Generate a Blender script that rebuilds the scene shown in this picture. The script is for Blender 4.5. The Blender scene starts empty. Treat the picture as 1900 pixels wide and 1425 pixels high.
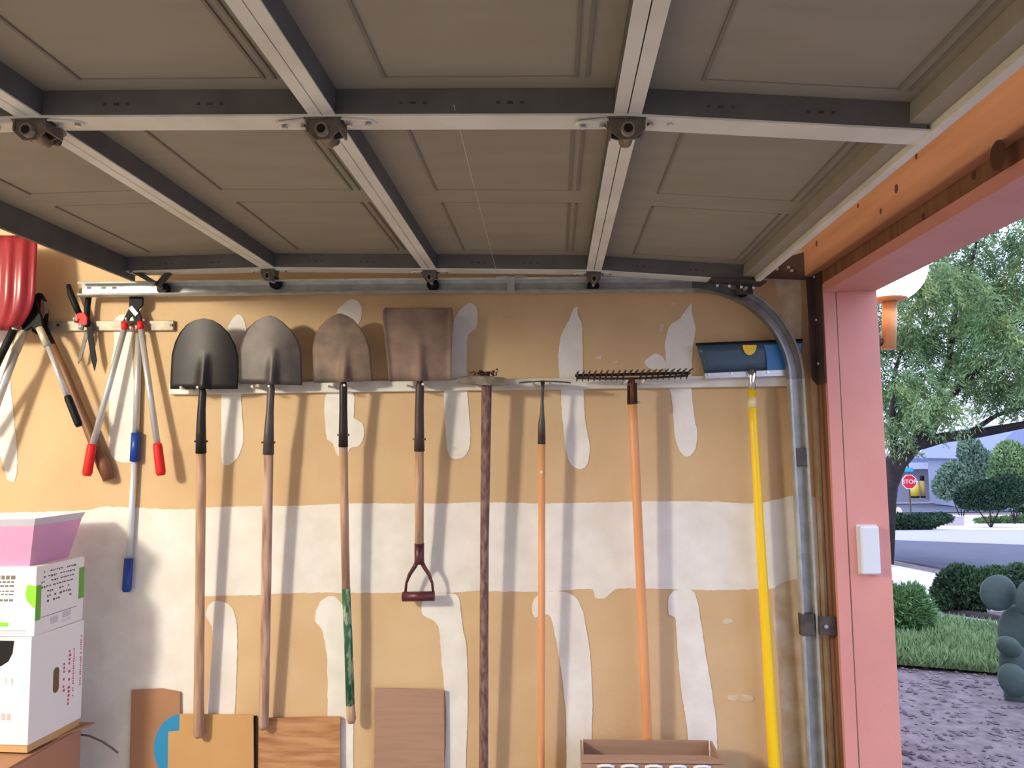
import bpy, bmesh, math, random
import numpy as np
from mathutils import Vector, Matrix
random.seed(7); rng = np.random.default_rng(7)
S = bpy.context.scene
COL = S.collection

# ------------------------------------------------------------------ camera
F_PX, VPX, VPY, ROLL = 1440.0, 1030.0, 835.0, 0.018
CAM = Vector((0.0, -2.75, 1.62))
_Y = Vector((VPX-950, VPY-712.5, F_PX)).normalized()           # wall normal in camera space
_D = Vector((math.sin(ROLL), math.cos(ROLL), 0)); _D = (_D-_Y*_D.dot(_Y)).normalized()
_X = _D.cross(_Y)
def ray(px, py):
    c = Vector((px-950, py-712.5, F_PX))
    return Vector((_X.dot(c), _Y.dot(c), -_D.dot(c)))
def at(px, py, y=0.0):                    # the place on the vertical plane at depth y (wall face is y=0)
    r = ray(px, py); return CAM + r*((y-CAM.y)/r.y)
def atx(px, py, x):
    r = ray(px, py); return CAM + r*((x-CAM.x)/r.x)
cd = bpy.data.cameras.new('camera'); cam = bpy.data.objects.new('camera', cd); COL.objects.link(cam)
cd.sensor_fit = 'HORIZONTAL'; cd.sensor_width = 36; cd.lens = 36*F_PX/1900; cd.clip_start = 0.02; cd.clip_end = 600
M = Matrix(((_X[0], -_X[1], -_X[2]), (_Y[0], -_Y[1], -_Y[2]), (-_D[0], _D[1], _D[2])))
cam.matrix_world = Matrix.Translation(CAM) @ M.to_4x4()
S.camera = cam

# ------------------------------------------------------------------ light
S.view_settings.view_transform = 'Standard'; S.view_settings.look = 'None'
S.view_settings.gamma = 1; S.view_settings.use_curve_mapping = False
S.view_settings.exposure = 0.22
w = bpy.data.worlds.new('dusk_sky'); S.world = w; w.use_nodes = True
bg = w.node_tree.nodes['Background']; bg.inputs[0].default_value = (0.66, 0.73, 1.0, 1); bg.inputs[1].default_value = 2.35
def lamp(name, loc, power, color, radius):
    l = bpy.data.lights.new(name, 'POINT'); l.energy = power; l.color = color; l.shadow_soft_size = radius
    o = bpy.data.objects.new(name, l); COL.objects.link(o); o.location = loc; return o
lamp('garage_ceiling_light', (-2.95, -2.75, 2.54), 320, (1.0, 0.935, 0.78), 0.17)

# ------------------------------------------------------------------ materials
def lin(c): return tuple(((v/255)/12.92 if v/255 <= .04045 else ((v/255+.055)/1.055)**2.4) for v in c)
MATS = {}
def mat(name, rgb, rough=.6, metal=0, rgb2=None, scale=8, lo=.35, hi=.65, bump=0, bscale=60, stretch=None, spec=.5, emit=0, trans=0, detail=4):
    if name in MATS: return MATS[name]
    m = bpy.data.materials.new(name); m.use_nodes = True; nt = m.node_tree; b = nt.nodes['Principled BSDF']
    b.inputs['Base Color'].default_value = (*lin(rgb), 1); b.inputs['Roughness'].default_value = rough
    b.inputs['Metallic'].default_value = metal; b.inputs['Specular IOR Level'].default_value = spec
    if trans: b.inputs['Transmission Weight'].default_value = trans
    if emit:
        b.inputs['Emission Color'].default_value = (*lin(rgb), 1); b.inputs['Emission Strength'].default_value = emit
    tc = nt.nodes.new('ShaderNodeTexCoord'); mp = nt.nodes.new('ShaderNodeMapping')
    nt.links.new(tc.outputs['Object'], mp.inputs[0])
    if stretch: mp.inputs['Scale'].default_value = stretch
    if rgb2:
        n = nt.nodes.new('ShaderNodeTexNoise'); n.inputs['Scale'].default_value = scale; n.inputs['Detail'].default_value = detail
        nt.links.new(mp.outputs[0], n.inputs[0])
        r = nt.nodes.new('ShaderNodeValToRGB'); r.color_ramp.elements[0].position = lo; r.color_ramp.elements[1].position = hi
        r.color_ramp.elements[0].color = (*lin(rgb), 1); r.color_ramp.elements[1].color = (*lin(rgb2), 1)
        nt.links.new(n.outputs[0], r.inputs[0]); nt.links.new(r.outputs[0], b.inputs['Base Color'])
    if bump:
        n2 = nt.nodes.new('ShaderNodeTexNoise'); n2.inputs['Scale'].default_value = bscale; n2.inputs['Detail'].default_value = 5
        nt.links.new(mp.outputs[0], n2.inputs[0])
        bp = nt.nodes.new('ShaderNodeBump'); bp.inputs['Strength'].default_value = bump; bp.inputs['Distance'].default_value = .01
        nt.links.new(n2.outputs[0], bp.inputs['Height']); nt.links.new(bp.outputs[0], b.inputs['Normal'])
    MATS[name] = m; return m

drywall = mat('drywall_paper', (214,182,140), .85, rgb2=(207,173,131), scale=5, bump=.12, bscale=90)
mud = mat('joint_compound', (240,234,226), .9, rgb2=(228,220,210), scale=9, bump=.1, bscale=50)
mud_thin = mat('thin_joint_compound', (226,212,190), .9, rgb2=(206,176,138), scale=14, bump=.1)
white_paint = mat('white_paint', (232,228,218), .5, rgb2=(214,206,192), scale=12)
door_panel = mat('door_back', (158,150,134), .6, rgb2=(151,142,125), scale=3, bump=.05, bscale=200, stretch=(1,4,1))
web_steel_shade = mat('galvanized_web_shade', (112,108,104), .6, .2, rgb2=(98,94,90), scale=9)  # galvanized grey, darkened to carry the shade on the frame's sides
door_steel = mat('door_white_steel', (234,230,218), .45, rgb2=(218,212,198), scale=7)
groove_m = mat('door_emboss', (128,118,105), .6)
galv = mat('galvanized_steel', (186,186,182), .42, .4, rgb2=(166,166,162), scale=25)
dark_steel = mat('dark_steel', (92,84,78), .5, .4, rgb2=(70,62,56), scale=30)
bolt_m = mat('zinc_bolt', (200,200,205), .25, .9)
black_rub = mat('black_rubber', (16,16,17), .6, spec=.25)
pink = mat('salmon_paint', (220,150,138), .55, rgb2=(213,143,132), scale=4, bump=.05, bscale=120)
beam_wood = mat('orange_stained_wood', (184,126,92), .6, rgb2=(164,106,74), scale=5, stretch=(6,.5,6), lo=.3, hi=.75)
stud_wood = mat('brown_stud_wood', (140,96,66), .7, rgb2=(116,76,50), scale=5, stretch=(8,8,.5))
knot_m = mat('wood_knot', (84,46,30), .7)
concrete = mat('concrete', (140,138,136), .85, rgb2=(122,120,118), scale=3)
ceil_m = mat('ceiling_board', (212,208,202), .9)
wood_handle = mat('weathered_ash', (198,158,126), .6, rgb2=(160,122,98), scale=9, stretch=(9,9,.6))
wood_handle2 = mat('worn_ash', (198,162,142), .6, rgb2=(134,88,70), scale=7, stretch=(9,9,.7), lo=.45, hi=.72)
wood_rough = mat('rough_old_handle', (146,114,104), .75, rgb2=(96,64,60), scale=28, stretch=(3,3,1), bump=.5, bscale=60)
orange_wood = mat('varnished_orange_wood', (230,164,112), .45, rgb2=(222,150,98), scale=6, stretch=(8,8,.6))
blade_black = mat('black_shovel_steel', (34,31,31), .45, .4, rgb2=(48,43,41), scale=9)
blade_grey = mat('worn_shovel_steel', (98,88,84), .5, .4, rgb2=(60,54,54), scale=7)
blade_rust = mat('rusty_shovel_steel', (134,110,92), .65, .2, rgb2=(84,72,66), scale=11)
blade_brown = mat('brown_rust_steel', (136,112,98), .7, .2, rgb2=(114,90,78), scale=14)
maroon = mat('maroon_enamel', (98,44,50), .4, .2, rgb2=(78,34,38), scale=15)
green_paint = mat('chipped_green_paint', (30,92,52), .5, rgb2=(150,166,140), scale=34, lo=.5, hi=.62, stretch=(2,2,.6))
red_grip = mat('red_grip', (222,40,38), .5, spec=.25)
red_plastic = mat('red_plastic', (158,44,52), .3, rgb2=(146,36,44), scale=6, stretch=(8,1,.5))
alu = mat('aluminium_tube', (206,206,206), .3, .45)
blue_grip = mat('blue_grip', (22,62,150), .4)
yellow_m = mat('yellow_fibreglass', (250,205,24), .35)
tape_m = mat('pale_tape', (232,214,170), .6)
squeegee_m = mat('slate_blue_plastic', (70,92,108), .35, .1, rgb2=(58,80,98), scale=4)
bright_blue = mat('bright_blue_tone', (40,120,190), .35)
cardboard = mat('cardboard', (180,132,90), .85, rgb2=(170,122,80), scale=4, bump=.06, bscale=150, stretch=(1,1,9))
cardboard2 = mat('dark_cardboard', (176,130,96), .85, rgb2=(166,120,88), scale=5)
cardboard3 = mat('pale_cardboard', (204,160,104), .85, rgb2=(196,150,96), scale=4)
cardboard_grey = mat('grey_brown_cardboard', (172,136,112), .85, rgb2=(162,126,104), scale=5, stretch=(1,1,14))
white_card = mat('white_carton', (238,236,236), .6)
board_wood = mat('grained_board', (196,144,100), .5, rgb2=(152,98,62), scale=5, stretch=(1.2,1,9), lo=.4, hi=.7, detail=8)
ink_black = mat('black_ink', (92,92,104), .8)
ink_grey = mat('grey_ink', (150,150,158), .8)
ink_red = mat('red_ink', (214,80,110), .8)
lime = mat('lime_print', (138,204,48), .7)
hole_m = mat('dark_hole', (14,12,12), .9)

# ------------------------------------------------------------------ mesh helpers
class MB:
    def __init__(s): s.v = []; s.f = []; s.sm = []
    def add(s, vs, fs, smooth=False):
        o = len(s.v); s.v += [tuple(v) for v in vs]; s.f += [tuple(i+o for i in f) for f in fs]; s.sm += [smooth]*len(fs); return s
    def hexa(s, c):   # 8 corners: 4 bottom ring, 4 top ring
        return s.add(c, [(3,2,1,0),(4,5,6,7),(0,1,5,4),(1,2,6,5),(2,3,7,6),(3,0,4,7)])
    def box(s, a, b):
        x0,y0,z0 = a; x1,y1,z1 = b
        return s.hexa([(x0,y0,z0),(x1,y0,z0),(x1,y1,z0),(x0,y1,z0),(x0,y0,z1),(x1,y0,z1),(x1,y1,z1),(x0,y1,z1)])
    def obox(s, c, u, v, wv):     # centre and three half vectors
        c,u,v,wv = map(Vector,(c,u,v,wv))
        return s.hexa([c-u-v-wv,c+u-v-wv,c+u+v-wv,c-u+v-wv,c-u-v+wv,c+u-v+wv,c+u+v+wv,c-u+v+wv])
    def tube(s, pts, rad, n=14, flat=1.0, caps=True, smooth=True):
        pts = [Vector(p) for p in pts]
        if not hasattr(rad,'__len__'): rad = [rad]*len(pts)
        o = len(s.v); k = len(pts); up = None
        for i,p in enumerate(pts):
            t = (pts[min(i+1,k-1)]-pts[max(i-1,0)]).normalized()
            a = Vector((0,1,0)) if abs(t.y) < .9 else Vector((1,0,0))
            u = t.cross(a).normalized(); v = u.cross(t).normalized()
            for j in range(n):
                th = 2*math.pi*j/n
                s.v.append(tuple(p+u*(math.cos(th)*rad[i])+v*(math.sin(th)*rad[i]*flat)))
        for i in range(k-1):
            for j in range(n):
                s.f.append((o+i*n+j,o+i*n+(j+1)%n,o+(i+1)*n+(j+1)%n,o+(i+1)*n+j)); s.sm.append(smooth)
        if caps:
            s.f.append(tuple(o+j for j in reversed(range(n)))); s.sm.append(False)
            s.f.append(tuple(o+(k-1)*n+j for j in range(n))); s.sm.append(False)
        return s
    def ell(s, c, r, rot=None, nu=20, nv=12):
        c = Vector(c); vs = []; fs = []
        for i in range(nv+1):
            ph = math.pi*i/nv
            for j in range(nu):
                th = 2*math.pi*j/nu
                p = Vector((math.sin(ph)*math.cos(th)*r[0], math.sin(ph)*math.sin(th)*r[1], math.cos(ph)*r[2]))
                if rot: p = rot @ p
                vs.append(c+p)
        for i in range(nv):
            for j in range(nu): fs.append((i*nu+j,(i+1)*nu+j,(i+1)*nu+(j+1)%nu,i*nu+(j+1)%nu))
        return s.add(vs, fs, True)
    def prism(s, poly, d):        # polygon of points extruded by vector d
        poly = [Vector(p) for p in poly]; d = Vector(d); n = len(poly)
        vs = poly+[p+d for p in poly]
        fs = [tuple(range(n)), tuple(reversed(range(n,2*n)))]+[(i,i+n,(i+1)%n+n,(i+1)%n) for i in range(n)]
        return s.add(vs, fs)
    def grid(s, rows, smooth=True):
        m = len(rows[0]); vs = [p for r in rows for p in r]
        fs = [(i*m+j,i*m+j+1,(i+1)*m+j+1,(i+1)*m+j) for i in range(len(rows)-1) for j in range(m-1)]
        return s.add(vs, fs, smooth)
def root_of(o):
    while o.parent: o = o.parent
    return o
def build(name, mb, m, parent=None, base=None, bevel=0, solid=0):
    off = Vector(root_of(parent).location) if parent else Vector(base or (0,0,0))
    me = bpy.data.meshes.new(name)
    me.from_pydata([tuple(Vector(v)-off) for v in mb.v], [], mb.f); me.update()
    me.polygons.foreach_set('use_smooth', mb.sm)
    bm = bmesh.new(); bm.from_mesh(me); bmesh.ops.recalc_face_normals(bm, faces=bm.faces); bm.to_mesh(me); bm.free()
    me.materials.append(m)
    o = bpy.data.objects.new(name, me); COL.objects.link(o)
    if parent: o.parent = parent
    else: o.location = off
    if solid:
        md = o.modifiers.new('thickness','SOLIDIFY'); md.thickness = solid; md.offset = 0
    if bevel:
        md = o.modifiers.new('bevel','BEVEL'); md.width = bevel; md.segments = 2; md.limit_method = 'ANGLE'
    return o
def tag(o, label, cat, group=None):
    o['label'] = label; o['category'] = cat
    if group: o['group'] = group
    return o
def thing(name, label, cat, base, group=None):
    o = bpy.data.objects.new(name, None); COL.objects.link(o); o.location = base; o.empty_display_size = .05
    return tag(o, label, cat, group)
def struct(o, label=None): 
    o['kind'] = 'structure'
    if label: o['label'] = label
    return o
def lerp(a, b, t): return a+(b-a)*t

# ------------------------------------------------------------------ the garage shell
XJ, XO, YJ, ZH = 0.905, 1.078, -0.134, 2.132        # jamb inner face, outer face, jamb depth, header underside
XL, YR, ZC = -5.0, -5.3, 2.85
wall_back = struct(build('wall_back', MB().box((XL-.1,0,0),(XJ,.12,ZC)), drywall), 'unpainted tan drywall behind the hanging tools')
struct(build('wall_left', MB().box((XL-.1,YR,0),(XL,0,ZC)), mat('left_wall_paint',(204,200,196),.9)))
struct(build('wall_rear', MB().box((XL-.1,YR-.1,0),(XO,YR,ZC)), mat('rear_wall_paint',(172,170,168),.9)))
struct(build('floor', MB().box((XL-.1,YR-.1,-.1),(XO,.12,0)), concrete))
struct(build('ceiling', MB().box((XL-.1,YR-.1,ZC),(XO,.12,ZC+.1)), ceil_m))
wf = struct(build('wall_front', MB().box((XJ+.045,YJ+.02,0),(XO-.002,2.5,ZC)).box((XJ+.045,YR-.1,ZH+.035),(XO-.002,YJ+.02,ZC)).box((XJ+.045,YR-.1,0),(XO-.002,-4.98,ZH+.035)), mat('stucco',(206,150,128),.9)))
struct(build('wall_house', MB().box((XL-.1,2.4,0),(XJ+.045,2.5,ZC)), mat('stucco',(206,150,128),.9)))
# wooden framing on the inside of the opening
hb = build('header_beam', MB().box((XJ-.03,-5.2,ZH+.075),(XJ+.045,-.03,ZC-.002)), beam_wood, wf, bevel=.004)
build('header_plate', MB().box((XJ+.002,-5.2,ZH+.034),(XJ+.045,-.03,ZH+.075)), stud_wood, wf)
for px,py,r in ((1851,288,.03),(1663,350,.012),(1807,325,.01),(1634,392,.008),(1713,402,.009),(1515,452,.01),(1592,382,.007),(1700,290,.008)):
    p = atx(px,py,XJ-.03)
    build('knot', MB().ell(p,(.0012,r*.9,r)), knot_m, wf)
build('stud', MB().box((XJ+.004,YJ+.002,0),(XJ+.045,-.075,ZH+.034)), stud_wood, wf, bevel=.003)
build('stud', MB().box((XJ-.004,-.073,0),(XJ+.045,-.0425,2.45)), stud_wood, wf, bevel=.003)
build('corner_strip', MB().box((XJ-.012,-.042,0),(XJ+.045,-.001,1.86)), mud_thin, wf)
# salmon trim: narrow stop strip and wide board, on the side jamb and under the header
def trim(n, a, b):
    return struct(build(n, MB().box(a,b), pink, bevel=.0012))
trim('trim_1', (XJ,YJ,0), (XJ+.040,YJ+.019,ZH+.03))
trim('trim_2', (XJ+.0403,YJ+.004,0), (XO+.004,YJ+.0195,ZH+.03))
trim('trim_3', (XJ,-4.98,ZH), (XJ+.040,YJ-.001,ZH+.033))
trim('trim_4', (XJ+.0406,-4.98,ZH+.004), (XO+.004,YJ-.001,ZH+.033))

# joint compound smears on the drywall
SMN = [0]
def smear(pts, m=mud, th=.0016, jit=.7):
    out = []
    n = len(pts)
    for i in range(n):                       # rounded trowel strokes
        p0,p1,p2,p3 = (pts[(i+k)%n] for k in (-1,0,1,2))
        L = math.hypot(p2[0]-p1[0], p2[1]-p1[1]); k = max(2, int(L/7)) if L < 420 else 3
        tn = .5 if L < 200 else .0
        for j in range(k):
            t = j/k; q = []
            for c in (0,1):
                m1, m2 = (p2[c]-p0[c])*tn*min(1,L/max(1,math.hypot(p2[0]-p0[0],p2[1]-p0[1])*.5)), (p3[c]-p1[c])*tn*min(1,L/max(1,math.hypot(p3[0]-p1[0],p3[1]-p1[1])*.5))
                q.append((2*t**3-3*t*t+1)*p1[c]+(t**3-2*t*t+t)*m1+(-2*t**3+3*t*t)*p2[c]+(t**3-t*t)*m2+random.uniform(-jit,jit))
            out.append(q)
    poly = []
    for x,y in out:
        p = at(x,y,-.0001); poly.append((min(p.x, XJ-.013), -.0001, max(p.z,.01)))
    SMN[0] += 1; th += SMN[0]*.00006
    return build('joint_compound', MB().prism(poly,(0,-th,0)), m, wall_back)
smear([(-260,955),(60,950),(165,946),(200,940),(330,945),(420,940),(560,938),(640,934),(800,934),(900,932),(1040,934),(1200,930),(1330,931),(1400,934),(1520,929),
       (1530,1090),(1430,1092),(1330,1095),(1150,1092),(1130,1102),(1122,1110),(1104,1108),(1100,1093),(1000,1098),(880,1096),(840,1100),(700,1100),(560,1100),(480,1104),(400,1106),(368,1114),(361,1200),(362,1330),(362,1640),(-260,1640)])
UP = [
 [(-25,600),(22,605),(20,700),(27,780),(33,850),(28,893),(14,888),(3,850),(-20,800)],
 [(215,590),(250,590),(246,640),(252,760),(255,850),(225,858),(205,840),(203,760),(206,680),(212,640)],
 [(440,583),(452,590),(457,620),(448,660),(446,700),(450,780),(452,820),(440,850),(425,862),(413,860),(411,790),(412,720),(418,680),(420,620),(428,598)],
 [(625,580),(640,562),(655,555),(668,562),(672,585),(660,605),(640,600)],
 [(606,730),(655,730),(657,775),(672,785),(676,810),(665,828),(650,832),(640,850),(626,845),(618,822),(607,815)],
 [(850,580),(870,562),(884,570),(886,590),(882,610),(868,622),(866,660),(868,740),(873,800),(870,835),(855,851),(835,848),(828,810),(824,740),(830,690),(838,640),(842,600)],
 [(1065,572),(1072,570),(1072,585),(1080,600),(1082,700),(1086,780),(1094,830),(1090,860),(1078,871),(1060,862),(1050,835),(1044,780),(1040,720),(1036,660),(1042,620),(1055,595)],
 [(1282,563),(1284,585),(1290,610),(1285,650),(1283,720),(1288,770),(1294,810),(1288,838),(1274,848),(1262,838),(1252,810),(1246,740),(1238,700),(1234,640),(1242,605),(1262,590)],
 [(1195,672),(1205,662),(1216,656),(1228,662),(1238,680),(1222,686),(1205,684)],
 [(392,1118),(415,1116),(432,1130),(440,1160),(440,1240),(436,1330),(436,1500),(385,1500),(384,1330),(392,1230),(395,1170),(382,1140)],
 [(600,1112),(620,1106),(640,1130),(650,1180),(656,1260),(655,1500),(606,1500),(608,1330),(607,1220),(598,1170),(585,1150),(590,1125)],
 [(800,1101),(822,1101),(840,1101),(852,1110),(858,1160),(866,1200),(868,1290),(866,1380),(858,1500),(825,1500),(828,1330),(820,1230),(813,1160),(800,1148),(785,1140),(783,1118)],
 [(1005,1100),(1040,1097),(1065,1105),(1080,1130),(1092,1190),(1099,1280),(1098,1360),(1094,1500),(1056,1500),(1050,1330),(1042,1250),(1030,1180),(1018,1140),(992,1145),(988,1118)],
 [(1245,1100),(1285,1096),(1298,1140),(1310,1220),(1322,1290),(1330,1370),(1326,1500),(1284,1500),(1276,1360),(1264,1280),(1256,1190),(1252,1145),(1240,1140)],
]
for p in UP: smear(p)
smear([(1437,510),(1482,508),(1484,642),(1462,640),(1448,560)], mud_thin)
smear([(1436,1094),(1520,1094),(1540,1500),(1458,1500),(1446,1250)], mud_thin)
for pts in ([(1022,532),(1034,532),(1036,540),(1028,546)], [(1222,606),(1229,600),(1232,606),(1224,618)],[(1340,1150),(1356,1147),(1360,1154),(1344,1158)],[(1350,1290),(1380,1288),(1398,1292),(1396,1302),(1370,1300),(1352,1298)],
            [(1242,564),(1252,560),(1256,566),(1246,570)],[(1104,664),(1118,658),(1114,668)],[(1136,672),(1146,670),(1142,677)]):
    smear(pts, mud_thin, .0012, .8)

# ------------------------------------------------------------------ overhead garage door
DP = [Vector((-1.50,0,2.262)),Vector((-.985,0,2.262)),Vector((-.42,0,2.243)),Vector((.142,0,2.223)),Vector((.692,0,2.172))]
DY0, DY1 = -.095, -4.95
STY = [(-.155,-.095),(-1.38,-1.32),(-2.60,-2.54),(-3.82,-3.76),(-4.95,-4.89)]
door = thing('garage_door', 'raised sectional garage door with grey panels and white steel frame overhead', 'garage door', (-.4,-2.5,2.2))
def sec(i):
    a, b = DP[i], DP[i+1]; L = (b-a).length; t = (b-a)/L; n = Vector((-t.z,0,t.x))
    def P(u,y,h): q = a+t*u+n*h; return Vector((q.x,y,q.z))
    def B(mb,u0,u1,y0,y1,h0,h1): return mb.hexa([P(u0,y0,h0),P(u1,y0,h0),P(u1,y1,h0),P(u0,y1,h0),P(u0,y0,h1),P(u1,y0,h1),P(u1,y1,h1),P(u0,y1,h1)])
    return L, P, B
for i in range(4):
    L,P,B = sec(i)
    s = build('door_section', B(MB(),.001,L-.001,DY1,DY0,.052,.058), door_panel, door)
    r1 = .024 if i else .012
    build('rail', B(MB(),.001,r1,DY1,DY0,.004 if i else -.022,.052), web_steel_shade, s, bevel=.001)
    if i: build('rail_flange', B(MB(),.001,r1+.001,DY1,DY0,.001,.004), door_steel, s)
    if i < 3:
        build('rail', B(MB(),L-.024,L-.001,DY1,DY0,.004,.052), web_steel_shade, s, bevel=.001)
        build('rail_flange', B(MB(),L-.025,L-.001,DY1,DY0,.001,.004), door_steel, s)
    else:
        build('rail', B(MB(),L-.055,L-.018,DY1,DY0,.012,.052), door_panel, s, bevel=.002)
        build('bottom_retainer', B(MB(),L-.018,L,DY1,DY0,-.004,.052), door_steel, s, bevel=.002)
        build('bottom_seal', B(MB(),L,L+.012,DY1,DY0,.01,.05), black_rub, s, bevel=.003)
    for k,(y0,y1) in enumerate(STY):
        build('stile', B(MB(),r1,L-.024,y0,y1,.0035,.052), web_steel_shade, s, bevel=.001)
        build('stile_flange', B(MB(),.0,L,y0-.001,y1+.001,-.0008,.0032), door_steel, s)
    sl = MB()
    for k in (0,1):
        y0 = STY[k][0]
        for c in (.30,.62):
            u = L*c
            for du,ww in ((-.022,.006),(0,.011),(.022,.006)):
                B(sl, u+du-ww/2, u+du+ww/2, y0+.024, y0+.031, -.0006, .0005)
                B(sl, u+du-ww/2, u+du+ww/2, y0-.0006, y0+.0005, .022, .027)
    build('punched_slots', sl, dark_steel, s)['kind'] = 'stuff'
    for k in range(8):       # pressed panel outlines
        y1 = -.215-k*.605; y0 = y1-.50
        g = MB()
        for u in (.125, L-.095, L-.075): B(g,u-.003,u+.003,y0,y1,.0488,.0525)
        for yy in (y0,y1): B(g,.128,L-.098,yy-.002,yy+.002,.0516,.0525)
        build('pressed_outline', g, groove_m, s)
# hinges: one mesh for the leaf plates and barrels, copied to every joint and stile
def hinge_meshes():
    b = MB()
    pl = [(-.095,0),(-.092,.012),(-.035,.024),(.035,.024),(.092,.012),(.095,0),(.085,-.010),(.04,-.018),(.024,-.055),(0,-.07),(-.024,-.055),(-.04,-.018),(-.085,-.010)]
    b.prism([(x,-y,0) for x,y in [(-.036,.024),(.036,.024),(.036,-.018),(.022,-.055),(0,-.07),(-.022,-.055),(-.036,-.018)]],(0,0,-.003))
    b.prism([(-.03,-.022,-.003),(-.03,-.022,-.026),(-.012,-.022,-.042),(.012,-.022,-.042),(.03,-.022,-.026),(.03,-.022,-.003)],(0,.004,0))
    b.prism([(-.03,.02,-.003),(-.026,.02,-.022),(0,.02,-.03),(.026,.02,-.022),(.03,.02,-.003)],(0,.004,0))
    b.box((-.032,-.024,-.006),(-.028,.03,-.024)).box((.028,-.024,-.006),(.032,.03,-.024))
    r = MB().tube([(0,-.034,-.026),(0,.03,-.026)],.0125,16)
    h = MB().tube([(0,-.0345,-.026),(0,-.030,-.026)],.0085,12)
    p = MB().tube([(0,.046,-.014),(0,.062,-.012)],.009,12)
    bl = MB().tube([(0,0,-.003),(0,0,-.010)],.006,6,smooth=False)
    return b,r,h,p,bl
hb_, hr_, hh_, hp_, hbl_ = hinge_meshes()
hinge_src = None
def raw(mb, name, m):
    me = bpy.data.meshes.new(name); me.from_pydata(mb.v,[],mb.f); me.update(); me.polygons.foreach_set('use_smooth', mb.sm)
    bm = bmesh.new(); bm.from_mesh(me); bmesh.ops.recalc_face_normals(bm, faces=bm.faces); bm.to_mesh(me); bm.free()
    me.materials.append(m); return me
WG = MB()
for sg_ in (-1,1): WG.prism([(sg_*x,-y,0) for x,y in [(.034,.022),(.09,.011),(.095,0),(.085,-.009),(.034,-.016)]],(0,0,-.0025)); WG.tube([(sg_*.034,-.022,-.004),(sg_*.088,-.011,-.004),(sg_*.095,0,-.004)],.0022,6)
HM = [raw(hb_,'hinge',mat('hinge_steel',(120,110,100),.45,.35,rgb2=(92,82,74),scale=30)), raw(hr_,'barrel',mat('worn_zinc',(150,136,116),.4,.7)), raw(hh_,'bore',hole_m), raw(hp_,'pin',dark_steel), raw(hbl_,'bolt',bolt_m), raw(WG,'wing',door_steel)]
def inst(name, me, parent, loc=(0,0,0)):
    o = bpy.data.objects.new(name, me); COL.objects.link(o); o.parent = parent; o.location = loc; return o
dl = Vector(door.location)
ROLL_Y = -.072
for j in (1,2,3):
    for k,(y0,y1) in enumerate(STY):
        q = Vector((DP[j].x, (y0+y1)/2-.004, DP[j].z-.001))-dl
        hg = inst('hinge', HM[0], door, q); hg.scale = (1,1,1) if k else (.72,.8,1)
        for nm,me in zip(('barrel','bore','pin'),HM[1:4]): inst(nm, me, hg)
        inst('wing', HM[5], hg)
        for bx_ in (-.08,.08,-.044,.044): inst('bolt', HM[4], hg, (bx_,0,0))
roller_pts = [Vector((DP[j].x, 0, DP[j].z-.036)) for j in (1,2,3)]
def roller(c, y_end=-.125):
    st = build('roller_stem', MB().tube([(c.x,y_end,c.z),(c.x,ROLL_Y,c.z)],.0055,10), galv, door)
    build('roller_wheel', MB().tube([(c.x,ROLL_Y-.010,c.z),(c.x,ROLL_Y-.009,c.z),(c.x,ROLL_Y+.009,c.z),(c.x,ROLL_Y+.010,c.z)],[.017,.021,.021,.017],18), black_rub, st)
for c in roller_pts: roller(c)
# top bracket (two crossing struts) and bottom corner bracket
tr = Vector((-1.395,0,2.217))
tb = build('top_bracket', MB().obox((-1.44,-.128,2.25),(.05,0,-.03),(.004,0,.006),(0,.014,0)).obox((-1.36,-.118,2.255),(.035,0,.04),(.006,0,-.005),(0,.010,0)), dark_steel, door, bevel=.001)
build('bolt', MB().tube([(-1.47,-.145,2.262),(-1.47,-.158,2.262)],.006,6), bolt_m, tb)
roller(tr)
br = Vector((.655,0,2.158))
bb = build('bottom_bracket', MB().obox((.62,-.135,2.176),(.09,0,-.0083),(0,.038,0),(.0003,0,.003)).obox((.655,-.098,2.160),(.028,0,0),(0,.002,0),(0,0,.02)), dark_steel, door, bevel=.001)
for x in (.56,.60,.64,.68): build('bolt', MB().tube([(x,-.12,2.183-.09*(x-.53)),(x,-.12,2.166-.09*(x-.53))],.006,6), bolt_m, bb)
roller(br)

# ------------------------------------------------------------------ door track
track = thing('door_track', 'galvanized door track curving from the overhead run down beside the salmon jamb', 'track', (.82,-.07,0))
TX, TR = .822, .335
prof = [(-.018,-.084),(-.024,-.086),(-.026,-.080),(-.026,-.058),(-.012,-.054),(.012,-.054),(.026,-.058),(.026,-.080),(.024,-.086),(.018,-.084)]
def sweep(path):        # path of (x,z); profile offset across the path in the x-z plane and in depth
    rows = []
    for i,(x,z) in enumerate(path):
        a = path[max(i-1,0)]; b = path[min(i+1,len(path)-1)]
        t = Vector((b[0]-a[0],0,b[1]-a[1])).normalized(); n = Vector((-t.z,0,t.x))
        rows.append([Vector((x,0,z))+n*pn+Vector((0,py,0)) for pn,py in prof])
    return MB().grid(rows, False)
ZT = 2.186
h_end = (-1.708, 2.222)
hp = [h_end, (-.6,2.206), (.25,2.19), (TX-TR, ZT)]
cp = [(TX-TR+TR*math.sin(a), ZT-TR+TR*math.cos(a)) for a in [math.pi/2*k/20 for k in range(21)]]
build('horizontal_track', sweep(hp), galv, track, solid=.002)
build('curved_track', sweep(cp), mat('curved_steel_shade',(150,148,146),.42,.6,rgb2=(128,126,124),scale=20), track, solid=.0021)  # steel darker than the straight runs, shade of the curve put into its colour
vt = build('vertical_track', sweep([(TX,ZT-TR),(TX+.006,1.3),(TX+.012,.02)]), galv, track, solid=.002)
for px in (165,192,212):
    p = at(px,534,-.056); build('stamped_slot', MB().box((p.x-.008,-.0562,p.z-.004),(p.x+.008,-.0548,p.z+.004)), dark_steel, track)
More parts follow.
